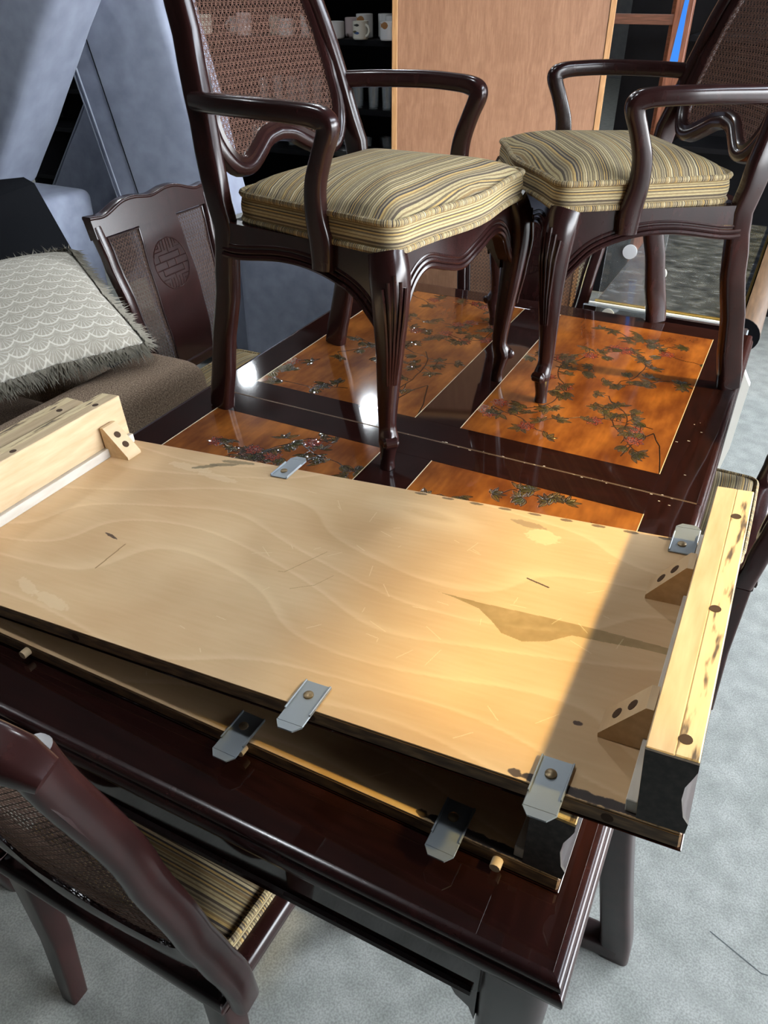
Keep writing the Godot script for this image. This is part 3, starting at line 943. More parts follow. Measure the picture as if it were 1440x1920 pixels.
func seat_cushion(t: Node3D, y0: float, y1: float, crown: float, front: float, rear: float, wf: float, wr: float, bow: float, r := .045):
	# plan outline
	var out := PackedVector2Array()
	var corners := [Vector2(wf, front), Vector2(-wf, front), Vector2(-wr, rear), Vector2(wr, rear)]
	var raw := []
	for k in 4:
		var c: Vector2 = corners[k]; var a := (corners[(k + 3) % 4] as Vector2) - c; var b := (corners[(k + 1) % 4] as Vector2) - c
		var pa := c + a.normalized() * r; var pb := c + b.normalized() * r
		for i in 7:
			var u := i / 6.0
			raw.append(pa.lerp(c, u).lerp(c.lerp(pb, u), u))
		var nc: Vector2 = corners[(k + 1) % 4]; var pn := nc - b.normalized() * r
		for i in range(1, 10):
			var q := pb.lerp(pn, i / 10.0)
			if k == 0: q.y += bow * sin(PI * i / 10.0) * (.55 + .45 * cos(TAU * i / 10.0 + PI))
			raw.append(q)
	for q in raw: out.append(q)
	var n := out.size()
	var mid := Vector2(0, (front + rear) * .5)
	var arc := [0.0]
	for i in n: arc.append(arc[i] + out[i].distance_to(out[(i + 1) % n]))
	var v := PackedVector3Array(); var uv := PackedVector2Array(); var g := PackedInt32Array()
	var rings := 10
	var P := func(i: int, k: int) -> Array:
		var f := 1.0 - float(k) / rings
		var q := mid + (out[i % n] - mid) * f
		var y := y1 + crown * pow(1.0 - pow(f, 2.6), .75)
		return [Vector3(q.x, y, q.y), Vector2(q.x, q.y + (y - y1) * .3)]
	for k in rings:
		for i in n:
			var q := [P.call(i, k), P.call(i, k + 1), P.call(i + 1, k + 1), P.call(i + 1, k)]
			for s in ([0, 1, 2, 0, 2, 3] if k < rings - 1 else [0, 1, 3]):
				v.append(q[s][0]); uv.append(q[s][1])
			g.append(group_count)
			if k < rings - 1: g.append(group_count)
	# boxing
	var bands := 5
	for k in bands:
		for i in n:
			var q := []
			for s in [[i, k], [i, k + 1], [i + 1, k + 1], [i + 1, k]]:
				var u := float(s[1]) / bands
				var o := out[s[0] % n]; var dir := (o - mid).normalized()
				o += dir * (.007 * sin(PI * u))
				q.append([Vector3(o.x, lerpf(y0, y1, u), o.y), Vector2(arc[s[0]], .13 + lerpf(y0, y1, u) * 1.0)])
			for s in [0, 1, 2, 0, 2, 3]:
				v.append(q[s][0]); uv.append(q[s][1])
			g.append(group_count + 1); g.append(group_count + 1)
	# underside
	for i in n:
		for q in [Vector3(mid.x, y0, mid.y), Vector3(out[i].x, y0, out[i].y), Vector3(out[(i + 1) % n].x, y0, out[(i + 1) % n].y)]:
			v.append(q); uv.append(Vector2(q.x, q.z))
		g.append(group_count + 2)
	group_count += 4
	# one winding for all: top quads must face up
	var st := start()
	emit_outward(st, v, uv, g, Vector3(mid.x, (y0 + y1) * .5, mid.y))
	var cush := obj("seat_cushion", st, M.fabric, t)
	for y in [y0 + .004, y1]:
		st = start()
		var path := []
		for q in out: path.append(Vector3(q.x, y, q.y) + Vector3((q - mid).normalized().x, 0, (q - mid).normalized().y) * .003)
		tube(st, path, .0062, Vector3.UP, 8, true, Vector2(.2, 1.3))
		obj("piping", st, M.fabric, cush)

func emit_outward(st: SurfaceTool, v: PackedVector3Array, uv: PackedVector2Array, g: PackedInt32Array, c: Vector3):
	for i in range(0, v.size(), 3):
		var n := (v[i + 1] - v[i]).cross(v[i + 2] - v[i])
		var order := [0, 2, 1] if n.dot((v[i] + v[i + 1] + v[i + 2]) / 3.0 - c) > 0 else [0, 1, 2]
		st.set_smooth_group(g[i / 3])
		for k in order:
			st.set_uv(uv[i + k]); st.add_vertex(v[i + k])

func armchair() -> Node3D:
	var t := thing("armchair", "", "armchair", Vector3.ZERO, 0, "caned armchairs standing on the table")
	for s in [-1.0, 1.0]:
		# cabriole front leg
		var keys := [[.44, .252, .246, .032], [.40, .262, .258, .0345], [.35, .267, .263, .0315], [.28, .265, .261, .0262], [.2, .260, .255, .0215], [.13, .256, .25, .0180], [.095, .256, .25, .0165], [.07, .261, .256, .019], [.05, .259, .254, .0165], [.02, .256, .250, .0135], [0, .256, .250, .0145]]
		var path := []; var sc := []
		for k in keys:
			path.append(Vector3(s * k[1], k[0], k[2])); sc.append(Vector2(k[3], k[3]))
		path = smooth_path(path, 5); sc = smooth_path(sc, 5)
		var prof := PackedVector2Array()
		for i in 20:
			var a := TAU * i / 20
			prof.append(Vector2(signf(cos(a)) * pow(absf(cos(a)), .72), signf(sin(a)) * pow(absf(sin(a)), .72)))
		var st := start()
		sweep(st, path, prof, Vector3.BACK, sc)
		var leg := obj("front_leg", st, M.wood, t)
		st = start()
		for f in 5:          # carved flutes converging down the knee
			var fp := []
			for i in 12:
				var u := i / 11.0
				var yy := lerpf(.415 - absf(f - 2) * .012, .20, u)
				var rr := table_of([[0, .0145], [.13, .0180], [.2, .0215], [.28, .0262], [.35, .0315], [.40, .0345], [.44, .032]], yy)
				var cx := table_of([[.13, .256], [.2, .261], [.28, .266], [.35, .268], [.40, .262]], yy); var cz := table_of([[.13, .25], [.2, .256], [.28, .262], [.35, .264], [.40, .258]], yy)
				var ang := PI * .25 + (f - 2) * .30 * (1.0 - .45 * u)
				fp.append(Vector3(s * (cx + cos(ang) * rr * 1.10), yy, cz + sin(ang) * rr * 1.10))
			sweep(st, fp, circle(6, .0032), Vector3(s, 0, 1).normalized())
		obj("carved_flute", st, M.wood, leg)
		st = start()
		lathe(st, PackedVector2Array([Vector2(0, .016), Vector2(.007, .0155), Vector2(.012, .011), Vector2(.0125, -.011), Vector2(.007, -.0155), Vector2(0, -.016)]), 14, Transform3D(Basis(Vector3(s, 0, -1).normalized(), Vector3.UP, Vector3(s, 0, 1).normalized()) * Basis(Vector3.BACK, PI * .5), Vector3(s * .272, .070, .268)))
		obj("scroll", st, M.wood, leg)
		stile(t, s, 0, 1.04)
		# arm: the rail bends down into its post
		st = start()
		var ap := smooth_path([Vector3(s * .226, .648, -.205), Vector3(s * .262, .652, -.12), Vector3(s * .283, .655, 0), Vector3(s * .281, .653, .085), Vector3(s * .276, .649, .122), Vector3(s * .274, .641, .138), Vector3(s * .273, .626, .139), Vector3(s * .272, .59, .124), Vector3(s * .271, .54, .107), Vector3(s * .268, .49, .104), Vector3(s * .265, .44, .111), Vector3(s * .264, .392, .112)], 5)
		var asc := smooth_path([Vector2(1, 1), Vector2(1, 1), Vector2(1, 1), Vector2(1, 1), Vector2(1.05, 1), Vector2(1.12, 1), Vector2(1.05, .98), Vector2(1.0, .95), Vector2(1.1, .9), Vector2(1.2, .88), Vector2(1.38, .88), Vector2(1.25, .88)], 5)
		sweep(st, ap, rrect(.035, .035, .012, 4), Vector3(s, 0, 0), asc)
		obj("arm", st, M.wood, t)
		# side rail
		if s < 0: serp_rail(t, Vector3(s * .24, 0, -.15), Vector3(s * .25, 0, .24), .44, [[0, .372], [.12, .372], [.4, .386], [.62, .381], [.82, .356], [.93, .318], [1.0, .285]], .026)
		else: serp_rail(t, Vector3(s * .25, 0, .24), Vector3(s * .24, 0, -.15), .44, [[0, .285], [.07, .318], [.18, .356], [.38, .381], [.6, .386], [.88, .372], [1, .372]], .026)
	serp_rail(t, Vector3(-.25, 0, .25), Vector3(.25, 0, .25), .44, [[0, .29], [.06, .325], [.13, .372], [.22, .386], [.36, .366], [.5, .350], [.64, .366], [.78, .386], [.87, .372], [.94, .325], [1, .29]], .028)
	serp_rail(t, Vector3(.235, 0, -.15), Vector3(-.235, 0, -.15), .44, [[0, .38], [1, .38]], .024, false)
	cane_back(t, M.cane)
	seat_cushion(t, .441, .494, .046, .272, -.122, .272, .232, .022)
	return t

func side_frame(t: Node3D):
	# flat moulded seat frame on straight legs
	var st := start()
	var prof := PackedVector2Array([Vector2(-.024, -.026), Vector2(.016, -.026), Vector2(.020, -.018), Vector2(.019, -.008), Vector2(.0235, -.004), Vector2(.0245, .006), Vector2(.021, .015), Vector2(.015, .020), Vector2(-.024, .020)])
	var pp := PackedVector2Array()
	for q in prof: pp.append(Vector2(-q.x, q.y))
	sweep(st, [Vector3(-.206, .43, .2), Vector3(.206, .43, .2), Vector3(.200, .43, -.155), Vector3(-.200, .43, -.155)], pp, Vector3.UP, null, true, null, true)
	obj("seat_frame", st, M.wood, t)
	slab("seat_panel", Vector3(0, .434, .022), Vector3(.372, .012, .32), M.wood_dark, t, .001)
	for s in [-1.0, 1.0]:
		for z in [.19, -.15]:
			st = start()
			sweep(st, [Vector3(s * .198, .408, z), Vector3(s * .2, .2, z), Vector3(s * .204, 0, z * 1.08)], rrect(.044, .044, .006), Vector3.BACK, [Vector2(1, 1), Vector2(.92, .92), Vector2(.8, .8)])
			obj("leg", st, M.wood, t)
	seat_cushion(t, .449, .478, .022, .195, -.13, .197, .190, .0, .03)

func cane_side_chair() -> Node3D:
	var t := thing("caned_side_chair", "", "chair", Vector3.ZERO, 0, "caned side chairs around the table")
	side_frame(t)
	stile_f = SIDE_F
	for s in [-1.0, 1.0]: stile(t, s, .44, 1.04, .030, .046, "stile")
	cane_back(t, M.cane_dark)
	return t

const MED_F := [[.42, -.150], [.6, -.162], [.75, -.188], [.9, -.222], [1.06, -.262]]

func medallion_chair() -> Node3D:
	var t := thing("medallion_side_chair", "", "chair", Vector3.ZERO, 0, "side chairs with carved medallions")
	side_frame(t)
	var widths := [[.44, .196], [.6, .208], [.75, .226], [.9, .243], [1.0, .252]]
	for s in [-1.0, 1.0]:
		var path := []
		for i in 15:
			var y := lerpf(.44, 1.0, i / 14.0)
			path.append(Vector3(s * table_of(widths, y), y, table_of(MED_F, y)))
		var st := start()
		sweep(st, path, rrect(.034, .034, .010, 4), Vector3.BACK)
		obj("stile", st, M.wood, t)
		# caned side panel with its own rim
		st = start()
		var poly := PackedVector2Array()
		var outer := []; var inner := []
		for i in 13:
			var y := lerpf(.53, .965, i / 12.0)
			outer.append(Vector2(s * (table_of(widths, y) - .026), y))
			inner.append(Vector2(s * (.088 + .012 * sin((y - .53) / .44 * PI)), y))
		inner.reverse()
		for q in outer: poly.append(q)
		for q in inner: poly.append(q)
		var mp := func(q: Vector2) -> Vector3: return Vector3(q.x, q.y, table_of(MED_F, q.y) + .004)
		cane(st, poly, mp, Vector3.BACK)
		var c := obj("woven_cane", st, M.cane_dark, t); c.set_meta("kind", "stuff")
		st = start()
		var rim := []
		for q in poly: rim.append(mp.call(q))
		tube(st, rim, .005, Vector3.BACK, 6, true)
		obj("panel_rim", st, M.wood_dark, c)
	# flat solid board of splat between the panels
	var st := start()
	var path := []; var sc := []
	for i in 15:
		var y := lerpf(.5, .99, i / 14.0)
		path.append(Vector3(0, y, table_of(MED_F, y))); sc.append(Vector2((.088 + .012 * sin((y - .53) / .44 * PI)) * 2.0, 1))
	sweep(st, path, rrect(1, .018, .003, 1), Vector3.BACK, sc)
	var splat := obj("splat", st, M.wood, t)
	# top rail with raised shoulders
	st = start()
	var top := []
	for i in 33:
		var x := lerpf(-.268, .268, i / 32.0)
		top.append(Vector2(x, 1.022 + .030 * smoothstep(.235, .10, absf(x)) + .006 * smoothstep(.20, .268, absf(x)) - .010 * smoothstep(.08, .0, absf(x))))
	for i in 33:
		var x := lerpf(.268, -.268, i / 32.0)
		top.append(Vector2(x, .968))
	var poly2 := PackedVector2Array()
	for q in top: poly2.append(q)
	prism(st, poly2, .030, Transform3D(Basis(Vector3.RIGHT, -.24), Vector3(0, 1.0, table_of(MED_F, 1.0))) * Transform3D(Basis.IDENTITY, Vector3(0, -1.0, 0)))
	var rail := obj("top_rail", st, M.wood, t)
	st = start()
	var lip := []
	for i in 33: lip.append(Vector3(top[i].x, 1.0 + (top[i].y - 1.0) * cos(.24), table_of(MED_F, 1.0) - (top[i].y - 1.0) * sin(.24)))
	sweep(st, lip, rrect(.034, .012, .005, 3), Vector3.UP)
	obj("rail_edge", st, M.wood, rail)
	st = start()
	sweep(st, [Vector3(-.2, .512, table_of(MED_F, .512)), Vector3(.2, .512, table_of(MED_F, .512))], rrect(.026, .036, .006), Vector3.UP)
	obj("lower_rail", st, M.wood, t)
	# carved round medallion
	st = start()
	var R := .078; var cy := .838
	var lines := []
	var ring := []
	for i in 33: ring.append(Vector2.from_angle(TAU * i / 32.0))
	lines.append(ring)
	for y in [.14, -.14]: lines.append([Vector2(-.97, y), Vector2(.97, y)])
	for y in [.40, -.40]: lines.append([Vector2(-.62, y), Vector2(.62, y)])
	for x in [-.62, .62]:
		lines.append([Vector2(x, .14), Vector2(x, .40)]); lines.append([Vector2(x, -.14), Vector2(x, -.40)])
	for s in [-1.0, 1.0]:
		lines.append([Vector2(0, s * .40), Vector2(0, s)])
		for x in [-1.0, 1.0]:
			lines.append([Vector2(x * .18, s * .55), Vector2(x * .18, s * .96)])
			lines.append([Vector2(x * .36, s * .90), Vector2(x * .36, s * .55), Vector2(x * .80, s * .55)])
			lines.append([Vector2(x * .52, s * .82), Vector2(x * .52, s * .68), Vector2(x * .70, s * .68)])
		lines.append([Vector2(s * .25, -.14), Vector2(s * .25, .14)])
	for l in lines:
		var q3 := []
		for q in l: q3.append(Vector3(q.x * R, cy + q.y * R, table_of(MED_F, cy + q.y * R) + .0085))
		sweep(st, q3, circle(6, .0026), Vector3(.3, .1, 1).normalized())
	obj("carved_medallion", st, M.wood, splat)
	return t

# ------------------------------------------------------------------ sofa, pillow
func sofa_and_pillow():
	var t := thing("brown_sofa", "brown flecked fabric sofa with rounded back beside the dining table", "sofa", Vector3(-1.0, 0, 0))
	var st := start(); rbox(st, Vector3(.26, .66, 1.75), .07, Vector3(.0, .012, .01), Transform3D(Basis.IDENTITY, Vector3(.06, .35, .585)), 6, .004)
	obj("backrest", st, M.brown, t)
	st = start(); rbox(st, Vector3(.75, .32, 1.3), .05, Vector3(0, .01, 0), Transform3D(Basis.IDENTITY, Vector3(-.45, .25, .585)), 5, .004)
	obj("seat_base", st, M.brown, t)
	st = start(); rbox(st, Vector3(.62, .17, 1.24), .06, Vector3(0, .02, 0), Transform3D(Basis.IDENTITY, Vector3(-.40, .49, .585)), 5, .004)
	obj("seat_cushion", st, M.brown, t)
	for z in [-.17, 1.34]:
		st = start(); rbox(st, Vector3(.72, .54, .22), .07, Vector3(0, .01, 0), Transform3D(Basis.IDENTITY, Vector3(-.42, .33, z)), 5, .004)
		obj("armrest", st, M.brown, t)
	for x in [-.75, .1]:
		for z in [-.2, 1.38]:
			st = start(); lathe(st, PackedVector2Array([Vector2(0, .09), Vector2(.03, .09), Vector2(.022, 0), Vector2(0, 0)]), 12, Transform3D(Basis.IDENTITY, Vector3(x, 0, z)))
			obj("foot", st, M.wood_dark, t)
	# fringed pillow leaning on the sofa back
	var ax := Vector3(-.40, -.02, .917).normalized(); var ay := Vector3(-.86, .31, -.33)
	ay = (ay - ax * ay.dot(ax)).normalized()
	var n := ax.cross(ay).normalized()
	if n.y < 0: n = -n
	var w := .50
	var c1 := Vector3(-.942, .742, -.172)
	var p := thing("throw_pillow", "beige fan-patterned pillow with shaggy fringe lying on the brown sofa", "pillow", c1 + (ax + ay) * w * .5)
	st = start()
	var v := PackedVector3Array(); var uv := PackedVector2Array(); var g := PackedInt32Array()
	var N := 22
	for s in [-1.0, 1.0]:
		for i in N:
			for j in N:
				var q := []
				for d in [[0, 0], [1, 0], [1, 1], [0, 1]]:
					var a: float = 2.0 * (i + d[0]) / N - 1.0; var b: float = 2.0 * (j + d[1]) / N - 1.0
					var th := .085 * pow((1.0 - pow(absf(a), 2.4)) * (1.0 - pow(absf(b), 2.4)), .55)
					var pin := 1.0 - .045 * (1.0 - pow(absf(a * b), .5)) * maxf(absf(a), absf(b))
					q.append([(ax * a + ay * b) * w * .5 * pin + n * th * s, Vector2(a, b) * .5 + Vector2(.5, .5)])
				for k in [0, 1, 2, 0, 2, 3]:
					v.append(q[k][0]); uv.append(q[k][1])
				g.append(group_count); g.append(group_count)
	group_count += 2
	emit_outward(st, v, uv, g, Vector3.ZERO)
	obj("cover", st, pillow_material(), p)
	st = start()
	var rng := RandomNumberGenerator.new(); rng.seed = 5
	v = PackedVector3Array(); g = PackedInt32Array()
	for side in 4:
		var along: Vector3 = [ax, ay, ax, ay][side]; var outd: Vector3 = [-ay, -ax, ay, ax][side]
		for k in 620:
			var u := rng.randf_range(-1, 1)
			var pin := 1.0 - .045 * (1.0 - sqrt(absf(u)))
			var base := outd * w * .5 * pin + along * u * w * .5 + n * rng.randf_range(-.010, .010)
			var l := rng.randf_range(.028, .048)
			var dirv := (outd + along * rng.randf_range(-.5, .5) + n * rng.randf_range(-.6, .5) + Vector3.DOWN * .35).normalized()
			var tip := base + dirv * l + Vector3.DOWN * rng.randf_range(0, .010)
			var sv := dirv.cross(n).normalized() * .0028
			var nv := n * .0028
			var ring := [base + sv, base - sv * .5 + nv, base - sv * .5 - nv]
			for j in 3:
				for x in [ring[j], ring[(j + 1) % 3], tip]: v.append(x)
				g.append(-1)
	emit(st, v, PackedVector2Array(), g, false)
	var fr := obj("fringe", st, grained(Color8(118, 112, 100), Color8(168, 162, 148), Vector3(30, 30, 30), .95, 0, 61), p)
	fr.set_meta("kind", "stuff")

func pillow_material() -> StandardMaterial3D:
	var S := 512
	var img := Image.create(S, S, false, Image.FORMAT_RGB8)
	var n := FastNoiseLite.new(); n.seed = 9; n.frequency = .08
	var cw := 56.0; var ch := 33.0
	for y in S:
		for x in S:
			# overlapping fans: the topmost fan whose disc covers the pixel
			var row := int(floor(y / ch))
			var best := 99.0; var ray := 0.0
			for r in [row + 1, row, row - 1]:
				var off := 0.0 if r % 2 == 0 else cw * .5
				var cx: float = (floor((x - off) / cw) + .5) * cw + off
				var d := Vector2(x - cx, (y - (r * ch + ch)) * 1.05)
				var l := d.length()
				if l < cw * .62 and d.y < 2:
					best = l; ray = d.angle(); break
			var t := .35
			if best < 99.0:
				if best > cw * .54: t = 1.0
				else: t = .25 + .55 * smoothstep(.55, .95, sin(ray * 15.0)) * smoothstep(4, 12, best)
			t += n.get_noise_2d(x * 2.0, y * 2.0) * .22
			img.set_pixel(x, y, Color8(150, 142, 128).lerp(Color8(206, 202, 190), clampf(t, 0, 1)))
	var m := mat(Color.WHITE, .95)
	m.albedo_texture = ImageTexture.create_from_image(img)
	return m

# ------------------------------------------------------------------ grey sofa sections on end
func grey_sections():
	# tall section behind the left armchair, leaning a little
	var t := thing("sofa_section", "tall grey velvet sofa section standing on end behind the caned armchair", "sofa section", Vector3(-1.94, 0, -1.58), 0, "grey velvet sofa sections")
	var lt := Transform3D(Basis(Vector3.UP, .22) * Basis(Vector3.BACK, .20), Vector3(0, .80, 0))
	var st := start(); rbox(st, Vector3(.50, 1.52, .34), .035, Vector3(0, 0, .012), lt, 6, .006)
	obj("cushion", st, M.grey, t)
	st = start()
	tube(st, [lt * Vector3(-.115, -.74, .178), lt * Vector3(-.115, 0, .184), lt * Vector3(-.115, .73, .178)], .0022, Vector3.RIGHT)
	obj("seam", st, M.charcoal, t)
	st = start()
	for x in [-.236, -.212]: tube(st, [lt * Vector3(x, -.72, .164 if x < -.22 else .172), lt * Vector3(x, .70, .164 if x < -.22 else .172)], .005, Vector3.RIGHT)
	obj("piping", st, M.grey_pipe, t)
	# section lying aslant on the low block
	var a := thing("sofa_section", "pale grey velvet sofa section leaning aslant over the black recliner", "sofa section", Vector3(-2.475, 0, -1.17), 0, "grey velvet sofa sections")
	var la := Transform3D(Basis(Vector3.BACK, -.703), Vector3(0, 1.411, 0))
	st = start(); rbox(st, Vector3(.65, 1.02, .28), .045, Vector3(0, 0, .016), la, 6, .008)
	obj("cushion", st, M.grey, a)
	st = start(); tube(st, [la * Vector3(.09, -.48, .153), la * Vector3(.09, 0, .158), la * Vector3(.09, .48, .153)], .003, Vector3.RIGHT)
	obj("seam", st, M.grey_pipe, a)
	# second slab parallel to it, further back
	var b := thing("sofa_section", "grey velvet sofa section wedged low between the aslant and the tall section", "sofa section", Vector3(-2.55, 0, -1.90), 0, "grey velvet sofa sections")
	var lb := Transform3D(Basis(Vector3.BACK, -.70), Vector3(0, .74, 0))
	st = start(); rbox(st, Vector3(.62, .95, .26), .035, Vector3(0, 0, .012), lb, 5, .006)
	obj("cushion", st, M.grey, b)
	st = start(); tube(st, [lb * Vector3(-.30, -.44, .124), lb * Vector3(-.30, .44, .124)], .006, Vector3.RIGHT)
	obj("piping", st, M.grey_pipe, b)
	var k := thing("sofa_section", "low grey velvet sofa block carrying the aslant section", "sofa section", Vector3(-2.72, 0, -1.22), 0, "grey velvet sofa sections")
	st = start(); rbox(st, Vector3(.80, .80, .36), .04, Vector3(0, .006, 0), Transform3D(Basis.IDENTITY, Vector3(0, .40, 0)), 5, .004)
	obj("cushion", st, M.grey, k)
	st = start(); tube(st, [Vector3(-.36, .785, .178), Vector3(.36, .785, .178)], .006, Vector3.UP)
	obj("piping", st, M.grey_pipe, k)
	# low grey base between sofa and sections
	var c := thing("grey_ottoman", "low grey velvet ottoman under the back of the caned armchair", "ottoman", Vector3(-1.22, 0, -1.56), .0)
	st = start(); rbox(st, Vector3(.56, .66, .42), .04, Vector3(0, .012, 0), Transform3D(Basis.IDENTITY, Vector3(0, .39, 0)), 5, .004)
	obj("cushion", st, M.grey, c)
	st = start(); rbox(st, Vector3(.52, .06, .38), .012, Vector3.ZERO, Transform3D(Basis.IDENTITY, Vector3(0, .03, 0)), 2)
	obj("plinth", st, M.charcoal, c)
	# black recliner, its side panel with a rolled top lip towards the pillow
	var d := thing("black_recliner", "black upholstered recliner with a rolled top edge behind the pillow", "recliner", Vector3(-2.06, 0, -.60), .25)
	st = start()
	prism(st, PackedVector2Array([Vector2(-.45, .02), Vector2(.42, .02), Vector2(.36, .30), Vector2(.10, .955), Vector2(.06, .975), Vector2(-.30, .93), Vector2(-.45, .90)]), .42)
	obj("body", st, M.charcoal, d)
	st = start(); tube(st, [Vector3(-.44, .91, .20), Vector3(-.30, .935, .20), Vector3(.05, .982, .20), Vector3(.105, .972, .20)], .017, Vector3.BACK, 10)
	obj("rolled_edge", st, M.charcoal, d)

# ------------------------------------------------------------------ things behind
func background():
	# oak cabinet seen from its plain side
	var t := thing("oak_cabinet", "tall light oak cabinet with flat veneered side behind the armchairs", "cabinet", Vector3(-.7195, 0, -2.3575) + Vector3(-.332, 0, -.943) * .2, .3386)
	var st := start(); box(st, Vector3(0, .98, -.01), Vector3(.90, 1.94, .37), .002)
	obj("body", st, M.oak_edge, t)
	st = start()
	var v := PackedVector3Array(); var uv := PackedVector2Array(); var g := PackedInt32Array()
	var cc := [Vector3(-.448, .02, .196), Vector3(.448, .02, .196), Vector3(.448, 1.94, .196), Vector3(-.448, 1.94, .196)]
	var tt := [Vector2(0, 1), Vector2(1, 1), Vector2(1, 0), Vector2(0, 0)]
	var back := Vector3(0, 0, -.008)
	for k in [0, 2, 1, 0, 3, 2]:
		v.append(cc[k]); uv.append(tt[k])
	for k in [0, 1, 2, 0, 2, 3]:
		v.append(cc[k] + back); uv.append(tt[k])
	for i in 4:
		var j := (i + 1) % 4
		for q in [[cc[i], i], [cc[j], j], [cc[j] + back, j], [cc[i], i], [cc[j] + back, j], [cc[i] + back, i]]:
			v.append(q[0]); uv.append(tt[q[1]])
	for i in v.size() / 3: g.append(-1)
	emit(st, v, uv, g, true)
	obj("veneer_panel", st, M.oak, t)
	for x in [-.462, .462]: slab("edge_strip", Vector3(x, .98, .002), Vector3(.025, 1.96, .396), M.oak_edge, t, .002)
	slab("top", Vector3(0, 1.976, 0), Vector3(.97, .03, .41), M.oak_edge, t, .004)
	black_shelf()
	wooden_shelving()
	slate_cabinet()

func mug(at: Vector3, h: float, r: float, turn: float, m: Material, label: String, prints: int):
	var t := thing("mug", label, "mug", at, turn, "mugs on the black shelf")
	var st := start()
	lathe(st, PackedVector2Array([Vector2(0, 0), Vector2(r * .9, 0), Vector2(r, .006), Vector2(r, h - .002), Vector2(r - .002, h), Vector2(r - .004, h - .002), Vector2(r - .004, .006), Vector2(0, .006)]), 28)
	obj("cup", st, m, t)
	st = start()
	var p := []
	for i in 11:
		var a := -PI * .5 + PI * i / 10.0
		p.append(Vector3(r - .004 + cos(a) * .028, h * .5 + sin(a) * h * .30, 0))
	sweep(st, p, rrect(.012, .008, .003), Vector3.BACK)
	obj("handle", st, m, t)
	if prints == 0: return
	st = start()      # printed motifs wrap round the cup
	var cols := [Color8(60, 62, 56), Color8(92, 84, 50), Color8(70, 96, 140)]
	for k in (3 if prints == 1 else 1):
		var pm := start()
		var vv := PackedVector3Array(); var gg := PackedInt32Array()
		var a0: float = PI * .42 + .35 + t.rotation.y + (.30 if k == 1 else 0.0); var yy: float = h * [.78, .42, .36][k]
		var hw := .40 if prints == 1 else .55; var hh := .006 if prints == 1 else .016
		for i in 12:
			for s in [[i, -1.0], [i, 1.0], [i + 1, 1.0], [i, -1.0], [i + 1, 1.0], [i + 1, -1.0]]:
				var u: float = s[0] / 12.0
				var fish := sin(PI * pow(u, .7)) if u < .82 else .35 + (u - .82) * 2.6
				var ang := a0 + (u - .5) * 2.0 * hw
				vv.append(Vector3(cos(ang) * (r + .0004), yy + s[1] * hh * fish, sin(ang) * (r + .0004)))
			gg.append(-1); gg.append(-1)
		emit(pm, vv, PackedVector2Array(), gg, false)
		obj("print", pm, mat(cols[k] if prints == 1 else Color8(170, 120, 70), .4), t)

func tumbler(at: Vector3, h: float, r: float, r2: float, label: String):
	var st := start()
	lathe(st, PackedVector2Array([Vector2(0, 0), Vector2(r2, 0), Vector2(r, h), Vector2(r - .002, h), Vector2(r2 - .003, .008), Vector2(0, .008)]), 20)
	var o := obj("drinking_glass", st, M.glass, self); o.position = at
	tag(o, label, "glass", "clear glasses on the black shelf")

